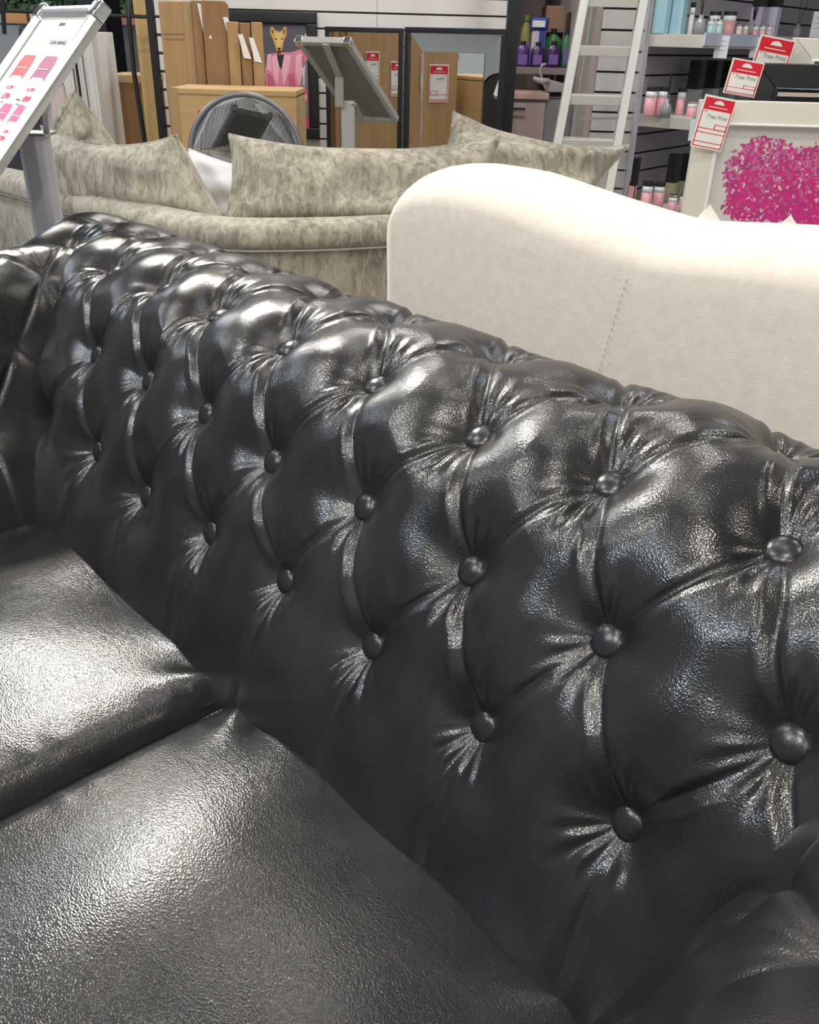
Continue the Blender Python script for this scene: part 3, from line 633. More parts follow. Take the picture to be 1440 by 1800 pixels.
# cardboard crate with pale rim
def crate():
    d = 4.55; x0, x1 = at(192, 190, d).x, at(262, 190, d).x; zt = at(225, 146, d).z; root = empty('cardboard_crate', ((x0 + x1) / 2, d, 0), 0, 'small cardboard carton with pale top edge beneath the recliner', 'box'); w_ = (x1 - x0) / 2
    MB().box(-w_, w_, 0, .3, 0, zt).build('carton', CARD_D, root); MB().box(-w_ - .004, w_ + .004, -.006, .306, zt, zt + .035).build('lid', CARD_L, root, bevel=.004)
    MB().box(-w_ - .012, -w_ + .030, -.008, .02, 0, zt).build('corner_guard', CARD_L, root, bevel=.003)
crate()
o = MB(); a_ = at(248, 0, 4.3); b_ = at(272, 240, 4.25); b2 = b_ + (b_ - a_) * (b_.z / (a_.z - b_.z)); top = a_ + (a_ - b_) * .25
o.bar(b2, top, .065, .03); o = o.build('timber_plank', mat('pine', (.62, .42, .17), .55, mottle=(5, (.52, .33, .12), .3, .7, (8, 8, .5))), bevel=.002); tag(o, 'pale pine plank leaning upright beside the black wire rack', 'plank')
# black wire rack
def wire_rack():
    d = 4.06; root = empty('wire_rack', (at(275, 120, d).x, d, 0), 0, 'black metal wire rack with tall ladder upright and long thin rails', 'rack'); org = Vector(root.location)
    a_ = at(262, 0, d); b_ = at(287, 238, d); x_ = (a_.x + b_.x) / 2 - org.x
    MB().box(x_ - .014, x_ + .014, -.014, .014, 0, a_.z + .5).build('upright', BLACKM, root)
    p = at(118, 0, d); MB().tube([(p.x - org.x, 0, .02), (p.x - org.x, 0, a_.z + .5)], .006).build('rod', BLACKM, root)
    MB().tube([at(224, -40, d) - org, at(227, 40, d) - org, at(236, 130, d) - org, at(254, 248, d) - org, at(262, 300, d) - org], .010).build('cable', BLACK, root, smooth=True)
    MB().tube([at(2, -40, d) - org, at(8, 60, d) - org], .009).build('rod', BLACKM, root)
    for k in range(12):
        z_ = at(275, 29 + 32 * k, d).z
        if z_ > .05: MB().tube([(x_, 0, z_), (x_ + .075, 0, z_)], .0052).build('rung', BLACKM, root)
    z_ = at(230, 29, d).z; MB().tube([(at(0, 29, d).x - org.x - .1, 0, z_ + .01), (x_, 0, z_)], .007).build('rail', BLACKM, root)
wire_rack()

# ------------------------------------------------------------------ cardboard cartons stacked like books
def carton(u0, u1, w0, w1, d, th, label, m=CARD, strip=None, group='flat cartons standing on end', zb=0, marks=None, lean=0., yaw=0., fan=True):
    o = fbox('carton', u0, w0, u1, w1, d, th, m, zb=zb, bevel=.004, lean=lean, yaw=yaw); X_, T_, Z_ = o['size']
    if strip:   # white delivery note: (offset from the right edge px, w0, w1)
        us, a_, b_ = strip; p = at(us, a_, d); q = at(us + 12, b_, d); x_ = p.x - o.location.x
        MB().add([(x_ - .012, -.004, p.z - zb), (x_ + .006, -.004, p.z - zb), (x_ + .035, -.012, q.z - zb), (x_ + .006, -.010, q.z - zb + .004)], [(0, 1, 2, 3)]).build('delivery_note', PAPER, o)
    if marks: marks(o, X_, T_, Z_)
    if fan: o.rotation_euler.z = math.radians(9.5)
    tag(o, label, 'box', group); return o
def creases(o, X_, T_, Z_):
    z_ = at(310, 60, 3.9).z
    MB().box(-X_ / 2 + .01, X_ / 2 - .03, -.0016, .0, z_ - .002, z_ + .003).box(-X_ / 2 + .01, X_ / 2 - .03, -.0016, .0, z_ - .020, z_ - .016).build('strap_crease', CARD_D, o)
    text('stencil_text', 'EGLOTP', .03, GREYINK, o, (-X_ / 2 + .035, -.0012, Z_ - .62), (PI / 2, PI / 2, 0)); MB().box(X_ / 2 - .03, X_ / 2 + .001, -.0015, .0, 0, Z_).build('side_tape', TAPE, o)
carton(286, 340, 2, 158, 3.9, .5, 'tall cardboard carton with horizontal crease, at the white wall end of the row', CARD, marks=creases)
carton(341.5, 358, 1, 158, 3.9, .5, 'tall narrow cardboard carton on edge with long white note at its corner', CARD_D, strip=(352, 6, 68))
carton(359.5, 400, 1, 160, 3.9, .5, 'tall brown cardboard carton on edge beside the short cartons', CARD_D, strip=(397, 30, 72))
carton(402, 423, 38, 160, 3.9, .5, 'short cardboard carton on edge, touching the tall ones', CARD)
carton(424.5, 443, 40, 160, 3.9, .5, 'short cardboard carton on edge in the middle of the short ones', CARD_D, strip=(424, 60, 104))
carton(444.5, 464, 39, 160, 3.9, .5, 'short cardboard carton on edge next to the framed dog portrait', CARD, strip=(443, 66, 110))
def redmark(o, X_, T_, Z_):
    R1 = mat('faded red print', (.55, .10, .05), .7); mb = MB(); cx = -X_ / 2 + .10
    mb.add([(cx, -.001, Z_ - .075), (cx + .006, -.001, Z_ - .07), (cx + .008, -.001, Z_ - .10), (cx + .018, -.001, Z_ - .128), (cx + .006, -.001, Z_ - .122), (cx - .004, -.001, Z_ - .10)], [(0, 1, 2, 3, 4, 5)], R1)
    mb.box(cx + .006, cx + .040, -.001, 0, Z_ - .103, Z_ - .100, R1); mb.box(cx + .008, cx + .045, -.001, 0, Z_ - .163, Z_ - .158, R1); mb.box(cx + .010, cx + .045, -.001, 0, Z_ - .185, Z_ - .182, R1); mb.build('red_handling_mark', None, o)
    MB().box(-X_ / 2, X_ / 2, -.0015, T_, Z_ - .022, Z_ - .018).build('lid_seam', CARD_D, o); MB().box(-X_ / 2, -X_ / 2 + .03, -.0018, 0, 0, Z_).build('corner_tape', TAPE, o)
carton(302, 522, 157, 250, 3.55, .28, 'large cardboard carton with red handling mark behind the round mirror', mat('tan cardboard', (.60, .395, .19), .8, mottle=(5, (.53, .34, .15), .35, .65, (1, 4, 4))), marks=redmark, group=None, fan=False)

# round mirror
def round_mirror():
    d = 3.2; c = at(433, 272, d); R_ = at(533, 272, d).x - c.x; root = empty('round_mirror', tuple(c), 0, 'round grey framed mirror leaning on the large carton', 'mirror'); root.rotation_euler = (math.radians(-7), 0, math.radians(4))
    mb = MB(); G = []
    for k in range(64):
        a_ = 2 * PI * k / 64; G.append([(math.cos(a_) * r_, y_, math.sin(a_) * r_) for r_, y_ in ((R_, .012), (R_, -.012), (R_ - .006, -.016), (R_ - .016, -.012), (R_ - .016, .0))])
    G.append(G[0]); mb.grid(G); mb.build('frame', mat('grey frame', (.22, .22, .23), .4, .4), root, smooth=True)
    mb = MB(); mb.add([(math.cos(2 * PI * k / 64) * (R_ - .014), 0, math.sin(2 * PI * k / 64) * (R_ - .014)) for k in range(64)], [tuple(range(64))]); mb.build('glass', MIRROR, root)
    MB().lathe([(R_ - .01, 0), (R_ - .01, .006)], 48).build('backing', BLACK, root).rotation_euler = (-PI / 2, 0, 0)
round_mirror()

# framed portrait of a dog in a pink suit
def dog_picture():
    d = 5.17; x0, x1 = at(398, 100, d).x, at(559, 100, d).x; z1, z0 = at(480, 19, d).z, at(480, 242, d).z; W_, H_ = x1 - x0, z1 - z0
    root = empty('framed_dog_portrait', ((x0 + x1) / 2, d, z0), 0, 'black framed portrait of a tan dog wearing a glossy pink suit', 'picture')
    fr = .055; hw = W_ / 2
    for a_, b_ in (((-hw, 0), (hw, 0)), ((-hw, H_), (hw, H_)), ((-hw, 0), (-hw, H_)), ((hw, 0), (hw, H_))):
        if a_[1] == b_[1]: mb = MB().box(a_[0], b_[0], -.02, .02, a_[1] - (fr if a_[1] else 0), a_[1] + (0 if a_[1] else fr))
        else: mb = MB().box(a_[0] - (fr if a_[0] > 0 else 0), a_[0] + (0 if a_[0] > 0 else fr), -.02, .02, fr, H_ - fr)
        mb.build('frame', BLACK, root, bevel=.006)
    MB().box(-hw + .04, hw - .04, -.004, .012, .04, H_ - .04).build('mount', mat('black mount', (.02, .02, .024), .5), root)
    PX = lambda u, w: (at(u, w, d).x - root.location.x, at(u, w, d).z - z0)
    cols = dict(bg=(.105, .10, .125), pink=(.80, .26, .36), pink2=(.92, .48, .55), pink3=(.62, .14, .24), tan=(.72, .42, .12), tan2=(.80, .56, .24), brn=(.22, .10, .05), dark=(.03, .025, .035), wht=(.80, .74, .78), gry=(.25, .24, .28), hot=(.80, .10, .30))
    mm = {k: mat('print ' + k, v, .35) for k, v in cols.items()}
    mb = MB()
    def poly(k, pts, lay): mb.add([(PX(u, w)[0], -.005 - lay * .0004, PX(u, w)[1]) for u, w in pts], [tuple(range(len(pts)))], mm[k])
    poly('bg', [(404, 44), (545, 46), (545, 228), (404, 226)], 0)
    poly('pink', [(470, 98), (486, 92), (512, 92), (530, 86), (538, 100), (545, 104), (545, 150), (541, 160), (540, 226), (530, 228), (524, 190), (516, 160), (470, 162), (466, 130)], 1)
    poly('dark', [(486, 96), (500, 96), (496, 124), (492, 118)], 2)
    poly('pink2', [(478, 100), (487, 96), (491, 120), (489, 150), (482, 138)], 3); poly('pink2', [(500, 96), (512, 98), (506, 130), (499, 152), (495, 124)], 3)
    poly('pink3', [(470, 128), (480, 134), (484, 158), (472, 160)], 3); poly('pink3', [(506, 132), (516, 128), (522, 156), (510, 160)], 3); poly('pink2', [(520, 98), (531, 92), (534, 128), (526, 150), (520, 130)], 3)
    poly('pink2', [(470, 96), (477, 94), (478, 126), (470, 122)], 3); poly('pink3', [(531, 94), (536, 100), (534, 120), (531, 116)], 4)
    poly('tan', [(476, 48), (479, 46), (484, 53), (490, 56), (497, 54), (500, 46), (504, 48), (504, 62), (500, 70), (497, 84), (494, 92), (487, 92), (484, 80), (480, 68), (475, 58)], 5)
    poly('tan2', [(484, 58), (497, 58), (496, 72), (493, 82), (488, 82), (486, 72)], 6); poly('brn', [(478, 50), (482, 55), (480, 60), (477, 56)], 6); poly('brn', [(502, 50), (502, 58), (499, 60), (498, 55)], 6)
    poly('dark', [(484, 67), (488, 68), (487, 70), (484, 69)], 7); poly('dark', [(494, 68), (498, 67), (498, 69), (495, 70)], 7); poly('dark', [(488, 84), (494, 84), (493, 89), (489, 89)], 7); poly('brn', [(486, 90), (495, 90), (492, 98), (488, 97)], 5)
    poly('gry', [(531, 110), (545, 104), (545, 226), (533, 226), (529, 160)], 2); poly('wht', [(533, 118), (536, 114), (536, 150), (533, 150)], 4); poly('hot', [(532, 158), (545, 153), (545, 176), (540, 182), (532, 178)], 5)
    poly('wht', [(530, 165), (536, 162), (540, 170), (536, 180), (531, 176)], 6); poly('hot', [(536, 206), (545, 202), (545, 226), (536, 226)], 5); poly('hot', [(523, 62), (528, 64), (526, 72), (521, 70)], 5); poly('pink2', [(536, 60), (541, 58), (540, 68), (535, 70)], 5)
    poly('pink', [(512, 160), (530, 158), (532, 226), (524, 228), (516, 200)], 4); poly('pink2', [(517, 164), (522, 162), (528, 215), (523, 215)], 5)
    mb.build('printed_portrait', None, root)
dog_picture()

# two tall mirrors turned towards the cartons
def tall_mirror(u0, u1, w0, w1, d, yaw, label, bevelled):
    x0, x1 = at(u0, 120, d).x, at(u1, 120, d).x; z1 = at((u0 + u1) / 2, w0, d).z; W_ = (x1 - x0) / math.cos(yaw); H_ = z1 - .02
    root = empty('mirror', ((x0 + x1) / 2, d, .02), -yaw, label, 'mirror'); hw = W_ / 2; fr = .022
    for k, (a0, a1, c0, c1) in enumerate(((-hw, hw, 0, fr), (-hw, hw, H_ - fr, H_), (-hw, -hw + fr, fr, H_ - fr), (hw - fr, hw, fr, H_ - fr))): MB().box(a0, a1, -.016, .016, c0, c1).build('frame', BLACK, root, bevel=.003)
    if bevelled:
        bw = .075; o_ = (-hw + fr, hw - fr, fr, H_ - fr); i_ = (-hw + fr + bw, hw - fr - bw, fr + bw, H_ - fr - bw)
        O = [(o_[0], -.004, o_[2]), (o_[1], -.004, o_[2]), (o_[1], -.004, o_[3]), (o_[0], -.004, o_[3])]; I_ = [(i_[0], -.012, i_[2]), (i_[1], -.012, i_[2]), (i_[1], -.012, i_[3]), (i_[0], -.012, i_[3])]
        MB().add(O + I_, [(0, 1, 5, 4), (1, 2, 6, 5), (2, 3, 7, 6), (3, 0, 4, 7)]).build('bevelled_border', MIRROR, root)
        g = [(p[0], -.008, p[2]) for p in I_]; MB().add(g, [(0, 1, 2, 3)]).build('glass', MIRROR, root)
        MB().tube([(p[0], -.011, p[2]) for p in I_], .004, 6, closed=True).build('inner_bead', CHROME, root)
    else: MB().add([(-hw + fr, -.004, fr), (hw - fr, -.004, fr), (hw - fr, -.004, H_ - fr), (-hw + fr, -.004, H_ - fr)], [(0, 1, 2, 3)]).build('glass', MIRROR, root)
    MB().box(-hw + .01, hw - .01, .002, .014, .01, H_ - .01).build('backing', BLACK, root)
tall_mirror(572, 709, 48, 250, 4.92, math.radians(15), 'tall black framed mirror behind the rear of the grey sign board', False)
tall_mirror(712, 884, 49, 250, 4.50, math.radians(28), 'tall mirror with wide silver border beside the black post', True)
# cartons that only the mirrors show, with red tags
def price_tag(name, TL, TR, BL, label, lines=2, words_='Tree Print', extra=True, group='red and white price tags', pm=None):
    """hanging card: origin TL, ex along its head, ey down"""
    TL, TR, BL = Vector(TL), Vector(TR), Vector(BL); ex = (TR - TL); W_ = ex.length; ex.normalize(); ey = BL - TL; ey = (ey - ex * ey.dot(ex)); H_ = ey.length; ey.normalize(); n = ex.cross(ey).normalized(); n = (n if n.x > 0 else -n) if abs(n.x) > .9 else (n if n.y < 0 else -n)
    root = empty(name, tuple(TL), 0, label, 'price tag', group)
    F = lambda a_, b_, c_=0.: ex * (a_ * W_) + ey * (b_ * H_) + n * c_
    mb = MB(); c = [F(0, 0), F(1, 0), F(1, 1), F(0, 1)]; mb.add(c + [p - n * .0008 for p in c], [(0, 1, 2, 3), (7, 6, 5, 4), (0, 4, 5, 1), (1, 5, 6, 2), (2, 6, 7, 3), (3, 7, 4, 0)]); mb.build('card', PAPER, root)
    pr = MB()
    def R_(a0, b0, a1, b1, lay=1, m=RED): pr.add([F(a0, b0, .0003 * lay), F(a1, b0, .0003 * lay), F(a1, b1, .0003 * lay), F(a0, b1, .0003 * lay)], [(0, 1, 2, 3)], m)
    hh = W_ / H_
    R_(.05, .04, .97, .04 + .34 * hh); b = .04 + .34 * hh
    R_(.04, b, .075, .97); R_(.94, b, .97, .97); R_(.05, .955, .97, .975)
    if extra: e = [.62, .70, .88] if lines > 2 else [.80, .93]
    else: e = []
    for k in e: R_(.05, k - .008, .97, k + .008)
    if e: R_(.56, e[0] - .10, .94, e[0] - .008, 2); R_(.59, e[0] - .085, .92, e[0] - .012, 3, PAPER)
    # white emblem, a domed roof over a line of letters
    cx, cy = .5, .04 + .12 * hh; dome = [(cx - .15, cy + .03 * hh)] + [(cx + .15 * math.cos(a_), cy + .02 * hh - .085 * hh * math.sin(a_)) for a_ in np.linspace(PI, 0, 10)] + [(cx + .18, cy + .045 * hh), (cx - .17, cy + .045 * hh)]
    pr.add([F(a_, b_, .0009) for a_, b_ in dome], [tuple(range(len(dome)))], PAPER); R_(.2, cy + .12 * hh, .8, cy + .14 * hh, 3, PAPER)
    R_(.1, b + .03, .2, b + .04, 2, INK)
    pr.build('printed_panel', None, root)
    M = Matrix((ex, -ey, n)).transposed().to_euler()
    text('handwriting', words_, W_ * .16, GREYINK, root, F(.2, b + .15, .0009), M, shear=.3)
    return root
def small_rack():
    d = 4.68; a_ = at(868, 120, d); b_ = at(886, 120, d); root = empty('wire_rack', (a_.x, d, 0), 0, 'narrow black metal rack with short rungs between silver bordered mirror and black post', 'rack')
    MB().box(-.006, .006, -.006, .006, 0, a_.z).build('upright', BLACKM, root)
    for k in range(10):
        z_ = at(876, 118 + 30 * k, d).z
        if z_ > .1: MB().tube([(0, 0, z_), (b_.x - a_.x, 0, z_)], .0045, 8).build('rung', BLACKM, root)
small_rack()

# ------------------------------------------------------------------ back room: shelf with cleaning bottles, cabinet
def bottle(u0, u1, w0, w1, d, m, label, neck=.35, cap=None):
    x0, x1 = at(u0, w1, d).x, at(u1, w1, d).x; z0, z1 = at((u0 + u1) / 2, w1, d).z, at((u0 + u1) / 2, w0, d).z; r_ = (x1 - x0) / 2; H_ = z1 - z0
    root = empty('bottle', ((x0 + x1) / 2, d + r_, z0), 0, label, 'bottle', 'cleaning bottles on the back room shelf')
    MB().lathe([(r_ * .9, 0), (r_, .01), (r_, H_ * .62), (r_ * .85, H_ * .74), (r_ * neck, H_ * .86), (r_ * neck, H_ * .9)], 20, sy=.7).build('body', m, root, smooth=True)
    MB().lathe([(r_ * neck * 1.15, H_ * .89), (r_ * neck * 1.15, H_)], 16).build('cap', cap or BLACK, root); 
    MB().box(-r_ * .62, r_ * .62, -r_ * .73, -r_ * .70, H_ * .12, H_ * .5).build('bottle_label', mat('violet sticker', (.20, .10, .36), .4), root)
DS = 5.0
zsh = at(960, 119, DS).z
sx0, sx1 = at(893, 119, DS).x, XA0 - .04
mb = MB().box(sx0, sx1, DS - .05, DS + .40, zsh - .03, zsh); tag(mb.build('shelf', mat('shelf grey', (.22, .18, .17), .6), bevel=.002), 'grey shelf in the back room holding purple cleaning bottles', 'shelf')
VIO = mat('purple plastic', (.085, .03, .19), .3); VIO2 = mat('dark purple plastic', (.05, .02, .10), .3)
bottle(905, 931, 72, 119, DS + .02, VIO, 'purple cleaning bottle closest to the black post'); bottle(932, 957, 74, 119, DS + .02, VIO2, 'dark purple cleaning bottle in the middle of the three'); bottle(959, 985, 72, 119, DS + .02, VIO2, 'purple cleaning bottle with pale label mark beside the green one')
bottle(986, 1000, 52, 119, DS + .05, mat('green plastic', (.05, .20, .09), .35), 'slim green bottle beside the black sack'); bottle(955, 986, 50, 119, DS + .2, mat('mid green plastic', (.06, .24, .08), .35), 'green bottle behind the purple bottles', .3)
bottle(912, 932, 26, 119, DS + .2, mat('olive plastic', (.25, .24, .07), .4), 'tall olive green bottle behind the purple bottles', .5, mat('olive cap', (.16, .18, .05), .4))
def spray():
    d = DS + .18; c = at(942, 119, d); root = empty('spray_bottle', (c.x, d, zsh), 0, 'white and blue spray bottle with boxy head behind the purple bottles', 'bottle'); zt = at(942, 30, d).z - zsh
    MB().box(-.035, .035, -.03, .03, 0, zt * .74).build('body', mat('pale grey plastic', (.55, .55, .58), .4), root, bevel=.01); MB().box(.0, .03, -.032, .032, .02, zt * .74).build('side_label', mat('royal blue', (.03, .06, .30), .4), root, bevel=.002)
    MB().box(-.045, .045, -.04, .04, zt * .74, zt).build('spray_head', mat('royal blue', (.03, .06, .30), .4), root, bevel=.012); MB().box(-.04, .025, -.043, -.04, zt * .80, zt * .93).build('face_plate', WHITE, root)
spray()
fbox('box', 960, 10, 1000, 53, DS + .35, .2, mat('brown parcel', (.30, .17, .11), .7), bevel=.004, label='brown parcel high above the green bottles in the back room', cat='box')
o = fbox('shelf', 955, 53, 1010, 57, DS + .30, .3, mat('shelf grey', (.22, .18, .17), .6)); tag(o, 'small upper shelf carrying the brown parcel in the back room', 'shelf')
fbox('black_sack', 1001, 10, 1047, 119, DS + .05, .2, mat('black sack plastic', (.012, .012, .014), .3, bump=(18, .6, .02)), bevel=.03, label='tall black sack standing on the back room shelf behind the ladder', cat='bag').location.z = zsh
bpy.data.objects['black_sack'].scale.z = 1.
def cabinet():
    d = 4.75; x0, x1 = at(890, 200, d).x, at(1006, 200, d).x; zt = at(940, 163, d).z; root = empty('cabinet', ((x0 + x1) / 2, d, 0), 0, 'grey pink cabinet with worktop under the back room shelf', 'cabinet'); hw = (x1 - x0) / 2
    BD = mat('cabinet beige', (.40, .31, .30), .6); SD = mat('cabinet grey side', (.23, .22, .235), .6); xs_ = at(957, 200, d).x - root.location.x
    MB().box(-hw, hw, .005, .4, 0, zt - .03).build('carcass', SD, root); MB().box(-hw, xs_, -.014, .005, .06, zt - .045).build('door', BD, root, bevel=.003)
    MB().box(-hw - .01, xs_ + .015, -.02, .41, zt - .03, zt).build('worktop', mat('worktop pink', (.50, .34, .31), .4), root, bevel=.004)
    MB().box(-hw + .01, -hw + .09, -.022, -.012, zt - .075, zt - .067).build('handle', BLACK, root); MB().box(-hw + .01, -hw + .09, -.020, -.012, zt - .108, zt - .102).build('handle', mat('handle brown', (.20, .13, .12), .4), root)
cabinet()
def jug():
    d = 4.80; c = at(985, 163, d); root = empty('plastic_jug', tuple(c), 0, 'grey plastic jug with curved handle on the cabinet', 'jug'); root.location.z = at(940, 163, d).z + .004
    M_ = mat('warm grey plastic', (.42, .36, .36), .4); Q = lambda u, w: at(u, w, d) - c
    MB().add([Q(965, 140), Q(1003, 150), Q(1006, 163), Q(962, 163), Q(965, 140) + Vector((0, .1, 0)), Q(1003, 150) + Vector((0, .1, 0)), Q(1006, 163) + Vector((0, .1, 0)), Q(962, 163) + Vector((0, .1, 0))], [(0, 3, 2, 1), (4, 5, 6, 7), (0, 1, 5, 4), (1, 2, 6, 5), (2, 3, 7, 6), (3, 0, 4, 7)]).build('body', M_, root, bevel=.006)
    pts = [(963, 163), (956, 148), (951, 132), (950, 121), (954, 114), (960, 113)]; MB().tube([Q(*p) for p in pts], .006, 8).build('handle', M_, root, smooth=True)
    MB().tube([Q(966, 143), Q(952, 143), Q(943, 140), Q(938, 137)], [.014, .014, .011, .007], 10).build('spout', M_, root, smooth=True)
jug()

# ------------------------------------------------------------------ ladder
def ladder():
    root = empty('stepladder', (at(1040, 240, 3.75).x, 3.75, 0), 0, 'pale aluminium stepladder standing behind the taupe pillow', 'ladder'); org = Vector(root.location)
    def rail(p, dp, q, dq, name, w_=.05, t_=.032, m=ALU_P):
        a_ = at(*p, dp); b_ = at(*q, dq); k = b_.z / (a_.z - b_.z); f_ = b_ + (b_ - a_) * k; a2 = a_ + (a_ - b_) * .55
        MB().bar(f_ - org, a2 - org, t_, w_, m, side=(1, 0, 0)).build(name, m, root, bevel=.003)
    rail((1027, 0), 3.85, (982, 240), 3.62, 'front_rail'); rail((1131, 0), 3.85, (1087, 240), 3.62, 'front_rail')
    rail((1047, 0), 4.0, (1008, 240), 4.22, 'rear_rail', .035, .018); rail((1146, 0), 4.0, (1104, 320), 4.25, 'rear_rail', .035, .018, ALU_D)
    for (ul, ur, w_, d) in ((1012, 1110, 84, 3.77), (995, 1096, 170, 3.69), (979, 1084, 248, 3.61), (962, 1070, 335, 3.53), (1030, 1122, -2, 3.85)):
        a_ = at(ul, w_, d) - org; b_ = at(ur, w_, d) - org; z_ = a_.z
        MB().box(a_.x, b_.x, a_.y - .012, a_.y + .10, z_ - .004, z_ + .008).box(a_.x, b_.x, a_.y - .014, a_.y - .008, z_ - .026, z_ + .008).build('step', mat('step aluminium', (.56, .54, .49), .4, .25), root, bevel=.002)
    for w_, u0, u1 in ((208, 1014, 1052),): MB().bar(at(u0, w_, 4.18) - org, at(1112, w_, 4.18) - org, .012, .02).build('cross_brace', ALU, root)
ladder()

# ------------------------------------------------------------------ shelves with candles on the grey slat wall
ux, uy = math.cos(ANG), math.sin(ANG)          # along the far wall
nx, ny = -uy, ux                               # hmm: outward normal is chosen below
if (nx * 0 + ny * 1) > 0: nx, ny = -nx, -ny
nx, ny = (math.sin(ANG), -math.cos(ANG)) if (math.sin(ANG) * .0 - math.cos(ANG)) < 0 else (-math.sin(ANG), math.cos(ANG))
def shelf_unit(name, w_, label, u_end=1420, ustart=1150, dep=.26):
    z_ = at(1207, w_, DA - .17).z
    root = empty(name, (XA1, DA, z_), ANG, label, 'shelf')
    MB().box(.03, 2.2, -dep, 0, -.050, 0).build('board', mat('shelf ivory', (.58, .56, .50), .45), root, bevel=.002)
    MB().box(.03, 2.2, -dep - .006, -dep, -.040, .008).build('price_rail', mat('clear rail', (.62, .66, .78), .2), root)
    return root, z_
def dsh(u, off):
    # distance at which column u of the photograph meets the line `off` metres in front of the far slat wall
    q = ray(u, 100); sx, sy = XA1 + math.sin(ANG) * off, DA - math.cos(ANG) * off; c, s_ = math.cos(ANG), math.sin(ANG)
    # q.x*k = sx + c*t ; q.y*k = sy + s*t
    k = (sx * s_ - sy * c) / (q[0] * s_ - q[1] * c); return q[1] * k
GLASS_M = mat('clear glass', (.85, .87, .88), .05, trans=.0, coat=.3)
sh1, zs1 = shelf_unit('wall_shelf', 60, 'upper ivory shelf of candles on the grey slat wall')
sh2, zs2 = shelf_unit('wall_shelf', 208, 'middle ivory shelf of pink candles on the grey slat wall')
sh3, zs3 = shelf_unit('wall_shelf', 372, 'lowest ivory shelf of pink candles behind the pink tree picture')
LB = mat('pale blue glass', (.38, .60, .68), .2); LB2 = mat('deeper blue glass', (.28, .52, .60), .2); PK = mat('pink wax', (.80, .38, .42), .35); PK2 = mat('pale pink wax', (.85, .58, .58), .35); LIL = mat('lilac wax', (.52, .47, .62), .35); GRN = mat('grey green glass', (.32, .37, .36), .3); OLV = mat('olive card', (.42, .39, .26), .6)
def place(u, d_or, z_):
    """ground point on the shelf whose pixel column is u, at distance d"""
    return at(u, 100, d_or)
def box_item(u0, u1, w0, w1, off, body, lid, z_, label, group, split=.5):
    d = dsh((u0 + u1) / 2, off)
    x0, x1 = at(u0, (w0 + w1) / 2, d).x, at(u1, (w0 + w1) / 2, d).x; zt = at((u0 + u1) / 2, w0, d).z; H_ = zt - z_; hw = (x1 - x0) / 2
    root = empty('gift_box', ((x0 + x1) / 2, d, z_), ANG, label, 'box', group)
    MB().box(-hw, hw, -hw, hw, 0, H_ * split).build('body', body, root, bevel=.003)
    MB().box(-hw * 1.03, hw * 1.03, -hw * 1.03, hw * 1.03, H_ * split, H_).build('lid', lid, root, bevel=.003)
def jar(u0, u1, w0, w1, off, wax, z_, label, group, lid=BLACK, cat='candle'):
    d = dsh((u0 + u1) / 2, off)
    x0, x1 = at(u0, (w0 + w1) / 2, d).x, at(u1, (w0 + w1) / 2, d).x; zt = at((u0 + u1) / 2, w0, d).z; H_ = zt - z_; r_ = (x1 - x0) / 2
    root = empty('candle_jar', ((x0 + x1) / 2, d, z_), 0, label, cat, group)
    MB().lathe([(r_ * .96, 0), (r_, .004), (r_, H_ * .62)], 24).build('wax', wax, root, smooth=True)
    MB().lathe([(r_, H_ * .62), (r_, H_ * .74), (r_ * .9, H_ * .84)], 24).build('glass_neck', GLASS_M, root, smooth=True)
    MB().lathe([(r_ * .97, H_ * .84), (r_ * .97, H_)], 24).build('lid', lid, root, bevel=.002)
def diffuser(u, w1, off, z_, label, hgt=.24, spread=.035, n=6, base=None):
    d = dsh(u, off); c = at(u, 100, d); root = empty('reed_diffuser', (c.x, d, z_), 0, label, 'diffuser', 'reed diffusers')
    MB().lathe([(.024, 0), (.026, .03), (.022, .05), (.010, .06), (.010, .075)], 18).build('bottle', base or mat('smoky glass', (.30, .30, .32), .08), root, smooth=True)
    mb = MB(); rg = random.Random(int(u))
    for k in range(n): a_ = rg.uniform(-1, 1); mb.tube([(-a_ * .006, rg.uniform(-.005, .005), .01), (a_ * spread, rg.uniform(-.01, .01), hgt)], .0016, 5)
    mb.build('reeds', BLACK, root)
g1 = 'items on the upper candle shelf'; g2 = 'items on the middle candle shelf'; g3 = 'items on the lowest candle shelf'
box_item(1156, 1180, -30, 40, .07, LB, LB2, zs1, 'pale blue box at the ladder end of the upper shelf', g1, .9)
box_item(1187, 1208, -30, 44, .13, LB, LB2, zs1, 'pale blue box beside the first, closer to the reed sticks', g1, .9)
jar(1212, 1221, 4, 52, .10, WHITE_SH, zs1, 'slim white bottle with black cap after the blue boxes', g1)
diffuser(1222, 56, .20, zs1, 'reed diffuser with black sticks crossing the blue jars', .20, .02, 3)
for k, u in enumerate((1228, 1243, 1258)): jar(u, u + 12, 33, 62, .215, mat('aqua wax', (.42, .74, .78), .3), zs1, ['small aqua glass candle nearest the blue boxes', 'small aqua glass candle in the middle', 'small aqua glass candle touching the pink jar'][k], g1, CHROME)
jar(1246, 1266, 20, 58, .08, PK2, zs1, 'rounded glass jar with black lid behind the aqua candles', g1)
jar(1270, 1293, 20, 62, .15, mat('rose wax', (.66, .32, .32), .35), zs1, 'rose pink candle jar with black lid on the upper shelf', g1)
for k, (u, c_) in enumerate(((1294, PK2), (1305, mat('beige wax', (.60, .48, .40), .4)), (1323, PK), (1335, PK2), (1347, PK2))): jar(u, u + 10, 44, 68, .20, c_, zs1, ['small pale candle right of the rose jar', 'small beige candle beside the reed bundle', 'small pink candle right of the reed bundle', 'small pale pink candle, second from the reed bundle', 'small pale pink candle above the topmost red tag'][k], g1, CHROME)
